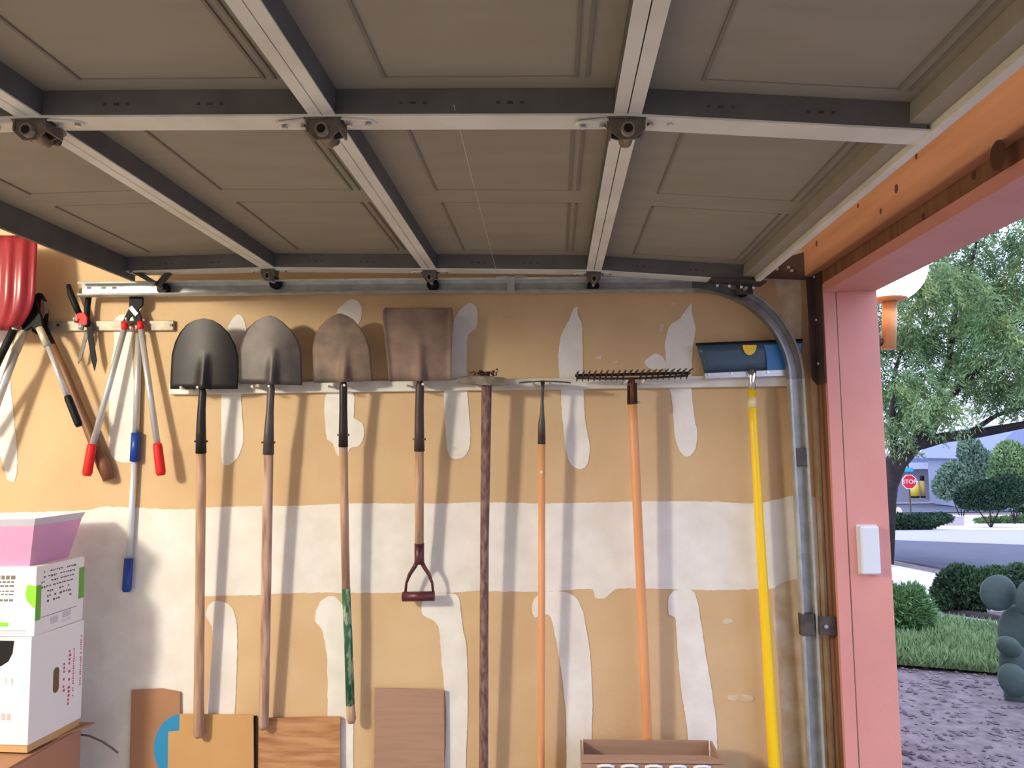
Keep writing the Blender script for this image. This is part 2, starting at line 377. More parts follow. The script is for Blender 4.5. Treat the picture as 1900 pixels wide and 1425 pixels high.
# flag bracket: plate to the jamb and flange to the curved track
fb = MB()
fb.box((XJ-.0045,-.128,1.83),(XJ-.0005,-.03,2.30))
fb.prism([(XJ-.005,-.05,2.30),(XJ-.005,-.05,1.83),(XJ-.022,-.05,1.85),(XJ-.026,-.05,2.195),(.73,-.05,2.205),(.70,-.05,2.225),(.73,-.05,2.255)],(0,.003,0))
fo = build('flag_bracket', fb, mat('brown_steel',(92,74,68),.5,.4,rgb2=(76,60,56),scale=8), track)
for px,py in ((1441,500),(1462,497),(1468,503)): 
    p = at(px,py,-.052); build('bolt', MB().tube([(p.x,-.05,p.z),(p.x,-.06,p.z)],.006,8), bolt_m, fo)
for z in (1.9,2.05,2.2): build('bolt', MB().tube([(XJ-.004,-.08,z),(XJ-.012,-.08,z)],.006,8), bolt_m, fo)
for zc in (1.10,):
    p = at(1513,1160,-.09); zc = p.z
    jb = build('jamb_bracket', MB().box((TX-.02,-.051,zc-.032),(TX+.035,-.047,zc+.032)).box((TX+.031,-.100,zc-.03),(TX+.035,-.047,zc+.03)).box((TX+.031,-.104,zc-.03),(XJ+.004,-.100,zc+.03)).box((TX-.024,-.09,zc-.035),(TX+.02,-.06,zc+.035)), dark_steel, track, bevel=.001)
    build('bolt', MB().tube([(TX+.05,-.104,zc),(TX+.05,-.112,zc)],.007,6), bolt_m, jb)
p = at(1480,848,-.06); build('splice_clip', MB().box((TX-.022,-.083,p.z-.03),(TX+.026,-.056,p.z+.03)), dark_steel, track, bevel=.003)
p = at(948,528,-.09)
build('hanger_bracket', MB().box((p.x-.013,-.094,p.z-.03),(p.x+.013,-.0895,p.z+.03)).box((p.x-.05,-.094,p.z+.026),(p.x+.05,-.05,p.z+.030)), galv, track, bevel=.001)

# ------------------------------------------------------------------ white rail and metal hook bar
a0, a1 = at(314,722,-.02), at(1466,706,-.02)
rail = thing('tool_rail', 'long white painted wooden rail the row of garden tools hangs from', 'rail', ((a0.x+a1.x)/2,-.011,(a0.z+a1.z)/2))
zt = lambda x: lerp(a0.z,a1.z,(x-a0.x)/(a1.x-a0.x))
build('board', MB().hexa([(a0.x,-.024,a0.z-.020),(a1.x,-.024,a1.z-.020),(a1.x,-.002,a1.z-.020),(a0.x,-.002,a0.z-.020),(a0.x,-.024,a0.z+.020),(a1.x,-.024,a1.z+.020),(a1.x,-.002,a1.z+.020),(a0.x,-.002,a0.z+.020)]), white_paint, rail, bevel=.003)
for c in (374,502,637,778,902,1006,1173):
    for dx in (-15,15):
        q = at(c+dx,719,-.024)
        build('hook', MB().tube([(q.x,-.024,zt(q.x)-.004),(q.x,-.104,zt(q.x)-.006),(q.x,-.122,zt(q.x)-.003)],.0042,8), white_paint, rail)
b0, b1 = at(40,605,-.015), at(322,604,-.015)
bar = thing('hook_bar', 'short grey galvanized hook bar holding the pruning tools', 'rail', (b0.x,-.008,b0.z))
build('bar', MB().hexa([(b0.x,-.016,b0.z-.019),(b1.x,-.016,b1.z-.019),(b1.x,-.002,b1.z-.019),(b0.x,-.002,b0.z-.019),(b0.x,-.016,b0.z+.019),(b1.x,-.016,b1.z+.019),(b1.x,-.002,b1.z+.019),(b0.x,-.002,b0.z+.019)]), mat('chalky_zinc',(186,176,158),.55,.3,rgb2=(150,138,118),scale=20), bar, bevel=.003)
for px in (70,108,155,245,318):
    q = at(px,603,-.017); build('rivet', MB().tube([(q.x,-.016,q.z),(q.x,-.021,q.z)],.005,10), dark_steel, bar)
for px in (152,247):
    q = at(px,600,-.017); build('hook', MB().tube([(q.x,-.016,q.z),(q.x,-.06,q.z),(q.x,-.068,q.z+.012)],.004,8), galv, bar)

# ------------------------------------------------------------------ tools
def path(pts, y0, y1):
    n = len(pts)-1; ys = [lerp(y0,y1,(p[1]-pts[0][1])/(pts[-1][1]-pts[0][1])) for p in pts]
    return [at(p[0],p[1],y) for p,y in zip(pts,ys)]
PXM = F_PX                                             # px -> metres at depth y
def rpx(wpx, y): return wpx/2/F_PX*(y-CAM.y)
def htube(pts, ws, y0, y1, n=14, flat=1.0):
    P = path(pts,y0,y1); return MB().tube(P,[rpx(w,p.y) for w,p in zip(ws,P)],n,flat)
def shovel(label, rows, sock, handle, bm, hm, y_top=-.105, y_bot=-.045, curve=.018, lip=0, ridge_top=.55, group='long tools on the white rail', sm=None):
    yb = y_top
    sx, sy = sock[0][0], sock[0][1]
    base = at(handle[-1][0], handle[-1][1], y_bot)
    t = thing('shovel', label, 'shovel', base, group)
    N = 24; G = []; n = len(rows)
    ext = []
    for i in range(n-1):
        for k in range(3): 
            f = k/3; (l0,r0),(l1,r1) = rows[i],rows[i+1]
            ext.append(((lerp(l0[0],l1[0],f),lerp(l0[1],l1[1],f)),(lerp(r0[0],r1[0],f),lerp(r0[1],r1[1],f))))
    ext.append(rows[-1])
    z_b, z_t = rows[0][0][1], rows[-1][0][1]
    for l,r in ext:
        v = (l[1]-z_b)/(z_t-z_b); row = []
        for j in range(N+1):
            u = j/N; px = lerp(l[0],r[0],u); py = lerp(l[1],r[1],u)
            c = (px-sx-(9*v if not lip else 0))/62
            y = yb + curve*min(c*c,1.3) + .004 - .012*v
            rd = max(0, 1-v/ridge_top)
            y -= .030*rd*math.exp(-(c/.12)**2)*(1 if v < ridge_top else 0)
            if lip: y -= lip*max(0,(abs(2*u-1)-.9)/.1)
            row.append(at(px,py,y))
        G.append(row)
    build('blade', MB().grid(G), bm, t, solid=.0024)
    so = build('socket', htube([(p[0],p[1]) for p in sock],[p[2] for p in sock],y_top-.004,lerp(y_top,y_bot,(sock[-1][1]-sock[0][1])/(handle[-1][1]-sock[0][1]))), sm or bm, t)
    q = sock[-1]; yy = lerp(y_top,y_bot,.17)
    p0 = at(q[0]-q[2]/2-2,q[1]-22,yy); p1 = at(q[0]+q[2]/2+2,q[1]-22,yy)
    build('rivet', MB().tube([p0,p1],.0035,8), bm, so)
    ya = lerp(y_top,y_bot,(sock[-1][1]-sock[0][1])/(handle[-1][1]-sock[0][1]))
    if hm: build('handle', htube([(p[0],p[1]) for p in handle],[p[2] for p in handle],ya,y_bot), hm, t)
    return t, ya
R1 = [((316,722),(441,722)),((317,690),(443,690)),((319,657),(442,662)),((325,635),(437,640)),((334,617),(425,618)),((347,602),(409,602)),((362,594),(395,594)),((376,591),(380,591))]
R2 = [((446,712),(561,715)),((445,680),(560,685)),((444,648),(559,652)),((450,628),(553,632)),((459,610),(541,613)),((475,596),(524,597)),((490,588),(512,589)),((499,586),(504,586))]
R3 = [((583,711),(692,707)),((581,678),(689,676)),((580,646),(686,646)),((584,624),(679,624)),((594,606),(667,606)),((606,594),(655,592)),((618,586),(644,586)),((629,582),(634,582))]
R4 = [((722,708),(837,706)),((719,670),(837,668)),((714,625),(839,625)),((710,590),(840,590)),((711,576),(840,576)),((715,571),(837,571))]
shovel('round black shovel with the leftmost blade on the white rail', R1, [(375,718,10),(376,730,14),(374,760,15),(373,800,18),(373,841,20)], [(373,838,17),(373,900,18),(371,1100,17),(369,1300,18),(369,1362,19),(369,1368,12)], blade_black, wood_handle)
shovel('round grey worn shovel second from the left on the rail', R2, [(503,710,10),(503,722,14),(501,760,14),(499,800,18),(498,843,21)], [(498,840,18),(496,950,19),(493,1150,18),(489,1345,18),(489,1353,12)], blade_grey, wood_handle2, y_bot=-.045)
t3, ya = shovel('pointed rusty shovel whose handle ends in chipped green paint', R3, [(637,706,10),(637,718,15),(637,760,15),(637,800,17),(637,829,18)], [(637,826,16),(639,950,17),(642,1094,16)], blade_rust, None, y_bot=-.04, sm=blade_black)
pts = [(637,826),(639,950),(642,1094)]
ym = lerp(-.105,-.04,.61)
build('handle', htube([(637,826),(639,950),(642,1094)],[16,16,15],ya,ym), wood_handle, t3)
build('painted_grip', htube([(642,1092),(646,1180),(650,1308)],[15.5,15.5,16],ym,-.05), green_paint, t3)
build('handle_end', htube([(650,1306),(652,1334),(652,1341)],[16,17,12],-.05,-.045), wood_handle, t3)
t4, ya = shovel('square rusty shovel with a short handle and maroon D-grip', R4, [(779,706,12),(779,718,16),(778,760,17),(778,800,18),(778,837,20)], [(778,834,18),(778,930,18),(778,1014,17)], blade_brown, None, y_bot=-.055, sm=mat('dark_brown_socket',(74,58,54),.5,.3), curve=.012, lip=.012, ridge_top=.66)
build('handle', htube([(778,834),(778,930),(778,1014)],[17,17,16.5],ya,-.062), wood_handle, t4)
gm = MB().tube(path([(778,1008),(778,1036),(778,1046)],-.062,-.058),[rpx(w,-.06) for w in (18,18,19)],14)
for s in (-1,1):
    gp = path([(778+s*3,1040),(778+s*9,1052),(778+s*18,1066),(778+s*24,1082),(778+s*26,1103)],-.06,-.05)
    gm.tube(gp,[rpx(w,-.055) for w in (9,8,7,5,5)],10)
gy = build('grip_yoke', gm, maroon, t4)
build('grip_bar', MB().tube(path([(747,1106),(806,1106)],-.05,-.05) if False else [at(747,1107,-.05),at(806,1106,-.05)],rpx(18,-.05),14), maroon, gy)

# mattock
mt = thing('mattock', 'old mattock with broad grey head and rough reddish wooden handle', 'mattock', at(897,1600,-.045), 'long tools on the white rail')
hd = MB()
yh = -.10
prof_f = [(844,709),(852,699),(870,697),(905,698),(934,700),(945,707),(944,714),(925,716),(880,714),(855,711)]
hd.prism([at(x,y,yh-.03) for x,y in prof_f],(0,.012,0))
c = at(902,706,yh)
hd.hexa([c+Vector(v) for v in ((-.026,-.02,-.017),(.026,-.02,-.017),(.022,.06,-.015),(-.022,.06,-.015),(-.026,-.02,.014),(.026,-.02,.014),(.022,.06,.012),(-.022,.06,.012))])
build('head', hd, mat('pale_worn_iron',(150,138,124),.6,.3,rgb2=(106,92,82),scale=26,bump=.3), mt, bevel=.003)
cr = MB()
for k in range(34):
    q = at(902+random.gauss(0,12), 694-abs(random.gauss(0,3.2))+abs(random.gauss(0,1)), yh-.005+random.uniform(-.02,.02))
    d = Vector((random.uniform(-1,1),random.uniform(-1,1),random.uniform(-.6,1)))*.006
    cr.obox(q, d, d.cross(Vector((0,0,1)))*.5, Vector((0,0,.002)))
build('split_wedge', cr.tube([at(902,702,yh),at(901,690,yh)],[.017,.011],10), knot_m, mt)
build('handle', htube([(903,714),(902,770),(901,850),(899,1000),(898,1200),(897,1500),(897,1640)],[19,19,18,16,16,17,18],yh,-.045), wood_rough, mt)

# hoe
ho = thing('garden_hoe', 'garden hoe with dark narrow blade and thin orange wooden handle', 'hoe', at(1005,1620,-.05), 'long tools on the white rail')
yh = -.10
rows = []
for j,dy in enumerate((.04,.01,-.03,-.06)):
    rows.append([at(x, 711-3*(1-((x-1011)/48)**2)-(1.2 if dy<-.02 else 0), yh+dy*(1-.25*((x-1011)/48)**2)) for x in range(963,1060,8)])
build('blade', MB().grid(rows), dark_steel, ho, solid=.003)
build('neck', htube([(1007,706),(1007,716),(1006,745),(1006,768),(1005,785),(1005,824)],[9,6,6,8,13,15],yh,-.092), dark_steel, ho)
build('handle', htube([(1005,821),(1005,1100),(1004,1425),(1003,1640)],[13,13,13,13],-.092,-.05), orange_wood, ho)
q = at(1005,876,-.105); build('sticker', MB().ell(q,(.006,.0025,.006)), tape_m, ho)

# bow rake
rk = thing('bow_rake', 'bow rake with dark toothed head and orange wooden handle', 'rake', at(1205,1600,-.05), 'long tools on the white rail')
yh = -.10
l, r = at(1067,697,yh), at(1281,692,yh)
bmesh_bar = MB().tube([l,r],.0052,8)
hd = build('head_bar', bmesh_bar, mat('rusted_iron',(66,50,44),.65,.4,rgb2=(44,34,30),scale=40), rk)
for k in range(20):
    f = (k+.35)/19.7; p = l.lerp(r,f)
    build('tine', MB().tube([p+Vector((0,0,0)),p+Vector((.001,-.03,.006)),p+Vector((.003+.004*f,-.055,.010))],[.0042,.0036,.0016],6), dark_steel, hd)
    if k not in (9,10): build('tine', MB().tube([p,p+Vector((0,.022,-.006)),p+Vector((0,.045,-.016))],[.0042,.0036,.002],6), dark_steel, hd)
rust = mat('rusted_iron',(66,50,44))
build('bow', MB().tube([l.lerp(r,.02)+Vector((0,.01,-.008)),l.lerp(r,.25)+Vector((0,.01,-.012)),l.lerp(r,.5)+Vector((0,.004,-.014)),l.lerp(r,.75)+Vector((0,.01,-.012)),l.lerp(r,.98)+Vector((0,.01,-.008))],.0038,8), rust, rk)
build('ferrule', htube([(1172,700),(1172,712),(1172,735),(1173,750)],[8,15,17,19],yh,-.097), mat('rust_brown_ferrule',(120,72,46),.6,.4,rgb2=(80,46,32),scale=30), rk)
build('strap', MB().obox(at(1165,732,-.112),(.002,0,0),(0,.004,0),(0,0,.03)).obox(at(1181,728,-.112),(.002,0,0),(0,.004,0),(0,0,.032)), rust, rk)
build('handle', htube([(1173,742),(1176,800),(1185,1000),(1203,1400),(1212,1600)],[16,17,17,17.5,18],-.097,-.05), orange_wood, rk)
q = at(1184,746,-.10); build('screw', MB().tube([q+Vector((-.006,0,0)),q+Vector((.006,-.004,-.002))],.004,6), bolt_m, rk)

# squeegee
sq = thing('floor_squeegee', 'floor squeegee with slate blue blade and long yellow handle', 'squeegee', at(1446,1560,-.05), 'long tools on the white rail')
yh = -.033
L_ = [(1308,696),(1303,676),(1297,656),(1292,640)]; R_ = [(1480,690),(1484,668),(1487,650),(1489,632)]
rows = []
for i,((x0,y0),(x1,y1)) in enumerate(zip(L_,R_)):
    v = i/3
    rows.append([at(lerp(x0,x1,u/14),lerp(y0,y1,u/14), yh-.008*v*v) for u in range(15)])
bl_ = build('blade', MB().grid(rows), squeegee_m, sq, solid=.006)
build('lip', MB().tube([at(1291,639,yh-.009),at(1390,635,yh-.009),at(1489,631,yh-.009)],.0046,8), black_rub, bl_)
P4 = lambda pts,y: [at(x,yy,y) for x,yy in pts]
build('blue_patch', MB().prism(P4([(1424,688),(1422,655),(1417,640),(1488,637),(1482,686)],yh-.0125),(0,.005,0)), bright_blue, bl_)  # brighter blue over the right part of the blade
build('sticker', MB().prism([at(1391+13*math.cos(a),640-19*math.sin(-a)*1.0 if False else 640+19*math.sin(a),yh-.0145) for a in [math.pi*k/12 for k in range(13)]],(0,.003,0)), yellow_m, bl_)
ch = build('channel', MB().prism(P4([(1308,692),(1308,703),(1480,697),(1480,684)],yh-.016),(0,.022,0)), alu, sq, bevel=.002)
for px in (1316,1358,1425): 
    q = at(px,695-(px-1316)*.04,yh-.017); build('rivet', MB().tube([q,q+Vector((0,-.003,0))],.005,10), bolt_m, ch)
build('ferrule', htube([(1395,686),(1396,698),(1395,708),(1396,724)],[16,15,12,14],-.058,-.062), mat('chrome',(215,215,218),.12,1), sq)
build('handle', htube([(1395,722),(1399,800),(1412,1020),(1437,1425),(1446,1560)],[14,15,17,21,21],-.062,-.06), yellow_m, sq)
build('tape', htube([(1395.6,738),(1396,756)],[15.6,15.8],-.062,-.062), tape_m, sq)

# lopper with red grips
yl = -.040
lp = thing('lopper', 'lopper with silver tube arms and bright red grips', 'lopper', at(240,880,yl))
build('jaw', MB().prism(P4([(240,548),(256,545),(265,552),(264,566),(256,574),(262,590),(263,601),(251,602),(246,588),(239,573)],yl-.006),(0,.008,0)), mat('black_steel',(16,16,17),.6,0,spec=.2), lp, bevel=.001)
build('jaw', MB().prism(P4([(247,560),(259,566),(251,580),(240,590),(236,603),(226,601),(232,586),(240,570)],yl),(0,.007,0)), mat('black_steel',(26,26,28)), lp, bevel=.001)
build('link', MB().obox(at(248,577,yl-.008),(.0125,0,-.0145),(.0055,0,.005),(0,.002,0)), galv, lp)
build('bumper', MB().ell(at(244,608,yl),(.009,.008,.009)), bolt_m, lp)
for a,b,c2,g1,g2 in (((231,600),(232,606),(172,826),(171,824),(161,883)),((261,600),(261,606),(292,824),(292,823),(299,882))):
    arm = build('arm', htube([b,c2],[11,12],yl,yl-.026), alu, lp)
    build('collar', htube([(a[0],a[1]-3),(b[0],b[1]+6)],[13,13],yl,yl), red_grip, arm)
    build('grip', htube([g1,(lerp(g1[0],g2[0],.1),lerp(g1[1],g2[1],.1)),(lerp(g1[0],g2[0],.9),lerp(g1[1],g2[1],.9)),g2],[15,17,18,14],yl-.026,yl-.03), red_grip, arm)
# telescopic pole
po = thing('extension_pole', 'thin silver pole with royal blue sleeve and blue end cap', 'pole', at(234,1098,-.019))
build('tube', htube([(258,619),(252,810)],[12,13],-.014,-.014), alu, po)
build('sleeve', htube([(252.5,803),(250,856)],[17,18],-.019,-.019), blue_grip, po)
build('tube', htube([(250,850),(239,1045)],[11,11.5],-.016,-.016), mat('white_pole',(214,218,226),.4,.2), po)
build('end_grip', htube([(239,1036),(235,1092),(235,1098)],[16,17,13],-.019,-.019), blue_grip, po)
# grass shears
ys = -.036
gs = thing('grass_shears', 'small black shears with red joint hanging blades down', 'shears', at(175,688,ys))
blk = MATS['black_steel']
build('handle', htube([(127,528),(131,545),(140,566),(147,582)],[8,12,12,11],ys-.01,ys-.006), black_rub, gs)
build('handle', htube([(165,548),(162,570),(161,590),(164,606)],[11,11,11,12],ys,ys), black_rub, gs)
build('joint', MB().prism(P4([(142,580),(156,580),(161,588),(161,602),(150,606),(142,596)],ys-.014),(0,.010,0)), red_grip, gs, bevel=.002)
build('spring', MB().tube([at(152,602,ys-.012),at(150,612,ys-.012)],[.011,.008],12), galv, gs)
build('blade', MB().prism(P4([(160,600),(171,602),(173,630),(179,668),(175,688),(169,668),(163,630)],ys-.004),(0,.004,0)), blk, gs)
build('blade', MB().prism(P4([(158,612),(164,618),(158,640),(150,668),(144,676),(147,656)],ys+.001),(0,.003,0)), dark_steel, gs)
# axe
yx = -.05
ax = thing('hand_axe', 'dark-headed axe with brown wooden handle hanging slanted behind a lopper', 'axe', at(203,895,-.02))
build('head', MB().prism(P4([(58,548),(72,542),(80,556),(84,575),(82,600),(70,622),(58,615),(54,580)],yx),(0,.024,0)), blk, ax, bevel=.004)
build('bit', MB().prism(P4([(76,555),(82,560),(84,575),(80,590),(73,596),(75,575)],yx-.003),(0,.02,0)), mat('ground_steel',(168,164,156),.4,.6), ax)
build('neck_guard', htube([(78,600),(100,645),(122,696)],[13,12,13],yx+.015,yx+.02), black_rub, ax)
build('handle', htube([(98,640),(122,694),(150,762),(176,826),(192,862),(202,890)],[12,15,16,19,25,20],yx+.013,-.025), mat('dark_hickory',(136,92,60),.5,rgb2=(110,70,46),scale=6), ax)
# lopper with black grips
y2 = -.115
l2 = thing('lopper', 'lopper with silver arms and black grips beside the red scoop', 'lopper', at(60,790,y2))
build('jaw', MB().prism(P4([(40,560),(66,556),(76,590),(80,612),(68,616),(58,606),(44,616),(36,600)],y2),(0,.012,0)), blk, l2, bevel=.002)
a1_ = build('arm', htube([(73,608),(88,642)],[13,14],y2,y2), mat('beige_steel',(196,186,160),.5,.2), l2)
build('tube', htube([(88,640),(126,740)],[9,9],y2,y2), alu, a1_)
build('grip', htube([(125,735),(127,740),(145,785),(147,791)],[12,14,14,11],y2,y2), black_rub, a1_)
a2_ = build('arm', htube([(44,612),(29,652)],[17,17],y2+.01,y2+.01), MATS['beige_steel'], l2)
build('tube', htube([(30,650),(-20,786)],[15,15],y2+.01,y2+.01), alu, a2_)
build('grip', htube([(-19,782),(-46,856)],[18,18],y2+.01,y2+.01), black_rub, a2_)
# red scoop
yr = -.16
rs = thing('snow_scoop', 'glossy red plastic scoop shovel hanging at the left edge', 'shovel', at(-70,760,yr))
rows = []
for i in range(13):
    v = i/12; py = 437+v*176
    half = 92*(1 if v < .6 else math.sqrt(max(0,1-((v-.6)/.4)**2*.55)))
    row = []
    for j in range(33):
        u = j/32*2-1
        rib = .004*math.cos(u*math.pi*7)*(1 if v < .8 else .3)
        row.append(at(-26+u*half+4*(v-.5)*-2, py, yr+.035*u*u*abs(u)+rib-.02*math.sin(v*math.pi)))
    rows.append(row)
build('scoop_blade', MB().grid(rows), red_plastic, rs, solid=.004)
build('clip', MB().ell(at(26,611,yr),(.012,.01,.008)), bolt_m, rs)
build('handle', htube([(26,610),(4,655),(-60,790)],[14,14,14],yr,yr+.05), black_rub, rs)

# ------------------------------------------------------------------ cardboard and boards along the foot of the wall
def sheet(name, label, cat, pxs, y, th, m, parent=None, base=True):
    pts = [at(x,yy,y) for x,yy in pxs]
    for p in pts:
        if p.z < .62 and pxs[[tuple(q) for q in pts].index(tuple(p))][1] >= 1500: p.z = .003
    zb = min(p.z for p in pts); xb = sum(p.x for p in pts)/len(pts)
    o = build(name, MB().prism(pts,(0,th,0)), m, parent, None if parent else (xb,y,zb))
    if not parent: tag(o,label,cat)
    return o
cs = sheet('cardboard_sheet','brown cardboard sheet with blue circle leaning against the wall','cardboard',[(244,1281),(300,1278),(334,1284),(337,1600),(236,1600)],-.012,.006,cardboard2)
cc = at(338,1388,-.0125); R = .098
build('blue_disc_print', MB().prism([(cc.x-.003+R*math.cos(a),-.0126,cc.z+R*math.sin(a)*1.18) for a in [math.pi*(.5+k/24) for k in range(25)]],(0,.0006,0)), mat('blue_print',(44,140,190),.6), bpy.data.objects[cs.name]) 
sheet('cardboard_sheet','pale tan cardboard panel below the black shovel handle','cardboard',[(333,1325),(470,1327),(474,1600),(312,1600),(312,1358),(333,1356)],-.022,.006,cardboard3)
sheet('grained_board','brown wood-grained board below the second shovel handle','board',[(480,1334),(631,1331),(633,1600),(478,1600)],-.022,.012,board_wood)
sheet('dark_gap_fill','narrow black fill for the shaded gap between the tan cardboard and the grained board','strip',[(463,1329),(476,1328),(478,1600),(466,1600)],-.015,.004,hole_m)  # black piece stands in for the shade inside this gap
sheet('cardboard_offcut','grey-brown cardboard piece under the D-grip shovel','cardboard',[(695,1277),(823,1280),(826,1600),(692,1600)],-.022,.006,cardboard_grey)
# low open cardboard tray
ty = -.30
q0, q1 = at(1080,1407,ty), at(1345,1405,ty)
tray = thing('cardboard_tray', 'low open cardboard tray with crimped edge at the bottom right', 'box', ((q0.x+q1.x)/2,-.2,0))
build('front_wall', MB().box((q0.x,ty,0),(q1.x,ty+.006,q0.z-.016)), cardboard_grey, tray)
build('back_wall', MB().box((q0.x+.01,ty+.2,0),(q1.x-.01,ty+.206,q0.z-.018)), cardboard_grey, tray)
build('side_wall', MB().box((q0.x,ty+.006,0),(q0.x+.006,ty+.2,q0.z-.018)), cardboard_grey, tray)
build('side_wall', MB().box((q1.x-.006,ty+.006,0),(q1.x,ty+.2,q0.z-.018)), cardboard_grey, tray)
build('rim_flap', MB().hexa([(q0.x-.004,ty-.004,q0.z-.012),(q1.x+.004,ty-.004,q0.z-.012),(q1.x-.05,ty+.03,q0.z-.006),(q0.x-.004,ty+.03,q0.z-.006),(q0.x-.004,ty-.004,q0.z-.003),(q1.x+.004,ty-.004,q0.z-.003),(q1.x-.05,ty+.03,q0.z),(q0.x-.004,ty+.03,q0.z)]), cardboard_grey, tray)
for k in range(5):
    x = lerp(q0.x+.07,q1.x-.07,k/4); build('crimp', MB().tube([(x-.025,ty-.006,q0.z-.022),(x-.01,ty-.009,q0.z-.017),(x+.01,ty-.009,q0.z-.017),(x+.025,ty-.006,q0.z-.022)],.0045,8), white_card, tray)

# ------------------------------------------------------------------ stack of boxes on the left
YN, YF = -.37, -.12
def carton_frame(near_t, near_b, far_t, far_b):
    a = (at(*near_t,YN)+at(*near_b,YN))/2; b = (at(*far_t,YF)+at(*far_b,YF))/2
    u = Vector((b.x-a.x,b.y-a.y,0)).normalized(); L = math.hypot(b.x-a.x,b.y-a.y)
    fr = Vector((-u.y,u.x,0)); fr = fr if fr.x < 0 else -fr
    return Vector((a.x,a.y,0)), u, fr, L
def corners(o,u,fr,L,W,z0,z1): return [o+Vector((0,0,z0)), o+u*L+Vector((0,0,z0)), o+u*L+fr*W+Vector((0,0,z0)), o+fr*W+Vector((0,0,z0)), o+Vector((0,0,z1)), o+u*L+Vector((0,0,z1)), o+u*L+fr*W+Vector((0,0,z1)), o+fr*W+Vector((0,0,z1))]
z_a = at(50,1384,YN).z; z_b = at(62,1182,YN).z; z_c = at(70,1052,YN).z
Wc = .40
def side_marks(name, fr_, specs, m, parent):
    mb = MB(); o,u,f,L = fr_
    for s0,s1,z0,z1 in specs:                       # along depth fraction and height, proud of the right-hand face
        mb.hexa([o+u*(L*s0)-f*.0009+Vector((0,0,z0)),o+u*(L*s1)-f*.0009+Vector((0,0,z0)),o+u*(L*s1)+f*.001+Vector((0,0,z0)),o+u*(L*s0)+f*.001+Vector((0,0,z0)),
                 o+u*(L*s0)-f*.0009+Vector((0,0,z1)),o+u*(L*s1)-f*.0009+Vector((0,0,z1)),o+u*(L*s1)+f*.001+Vector((0,0,z1)),o+u*(L*s0)+f*.001+Vector((0,0,z1))])
    b_ = build(name, mb, m, parent); b_['kind'] = 'stuff'; return b_
def front_marks(name, fr_, specs, m, parent):
    mb = MB(); o,u,f,L = fr_
    for s0,s1,z0,z1 in specs:                       # metres from the right-hand edge
        mb.hexa([o+f*s0-u*.0009+Vector((0,0,z0)),o+f*s1-u*.0009+Vector((0,0,z0)),o+f*s1+u*.001+Vector((0,0,z0)),o+f*s0+u*.001+Vector((0,0,z0)),
                 o+f*s0-u*.0009+Vector((0,0,z1)),o+f*s1-u*.0009+Vector((0,0,z1)),o+f*s1+u*.001+Vector((0,0,z1)),o+f*s0+u*.001+Vector((0,0,z1))])
    b_ = build(name, mb, m, parent); b_['kind'] = 'stuff'; return b_
# lower white carton
FA = carton_frame((62,1182),(48,1384),(158,1155),(150,1315)); o,u,f,L = FA
bx = thing('white_carton', 'large white carton with oval hand hole and red lettering on its side', 'box', o+u*(L/2)+f*(Wc/2)+Vector((0,0,z_a)))
build('body', MB().hexa(corners(o,u,f,L,Wc,z_a,z_b)), white_card, bx, bevel=.003)
H = z_b-z_a
def on_side(fr_,s,z,d=.001): o,u,f,L = fr_; return o+u*(L*s)-f*d+Vector((0,0,z))
oval = []
for a in [2*math.pi*k/20 for k in range(20)]:
    oval.append(on_side(FA,.47+.055*math.cos(a), z_a+H*.50+(H*.075 if math.sin(a) > 0 else -H*.075)+.016*math.sin(a)))
build('hand_hole', MB().prism(oval, f*.002), mat('hole_tan',(120,92,58),.9), bx)
fo_ = [o+f*s-u*.001+Vector((0,0,z)) for s,z in ((.058,z_b-.012),(.062,z_b-.05),(.075,z_b-.075),(.10,z_b-.09),(.20,z_b-.09),(.225,z_b-.075),(.238,z_b-.05),(.242,z_b-.012))]
build('front_hole', MB().prism(fo_, u*.002), hole_m, bx)
sp = []
for col,(s,w_,z0,z1,st) in enumerate(((.60,.045,.28,.66,.012),(.70,.05,.20,.74,.013),(.79,.03,.24,.74,.008),(.93,.03,.30,.84,.007))):
    z = z_a+H*z0
    while z < z_a+H*z1:
        if random.random() < .86: sp.append((s+random.uniform(0,.008),s+w_*random.uniform(.6,1),z,z+st*.62))
        z += st
side_marks('red_lettering', FA, sp, ink_red, bx)
front_marks('red_lettering', FA, [(.06+k*.018,.072+k*.018,z_a+.075,z_a+.095) for k in range(5)], mat('pale_red_ink',(240,180,180),.8), bx)
front_marks('grey_lettering', FA, [(.055+k*.022+random.uniform(0,.004),.061+k*.022+random.uniform(0,.008),z_a+H*.56,z_a+H*.56+.018) for k in range(7)], mat('faint_grey_ink',(190,188,186),.8), bx)
# upper white carton with lime print
FB = carton_frame((68,1056),(64,1176),(158,1038),(153,1150)); o2,u2,f2,L2 = FB
ux = thing('printed_carton', 'white carton covered in small black print with lime green patches', 'box', o2+u2*(L2/2)+f2*(Wc/2)+Vector((0,0,z_b+.001)))
build('body', MB().hexa(corners(o2,u2,f2,L2,Wc-.02,z_b+.001,z_c)), white_card, ux, bevel=.003)
H2 = z_c-z_b
sp = []
for row in range(7):
    z = z_c-.020-row*.0155; s = .14 if row < 2 else (.10 if row < 4 else .22)
    while s < .82-.02*row:
        wd = random.uniform(.015,.055)
        if random.random() < .8: sp.append((s,s+wd*.8,z-.002-random.uniform(0,.004),z+.001))
        s += wd+.014
    if row == 0: pass
sp.append((.12,.84,z_b+.052,z_b+.0535))
side_marks('black_print', FB, sp, ink_black, ux)
side_marks('grey_print', FB, [(.3,.45,z_b+.022,z_b+.044),(.55,.72,z_b+.030,z_b+.048),(.52,.74,z_b+.022,z_b+.024),(.52,.74,z_b+.016,z_b+.018)], mat('pale_grey_ink',(206,204,212),.8), ux)
hexv = [(-.0,.058),(.0,.0)]
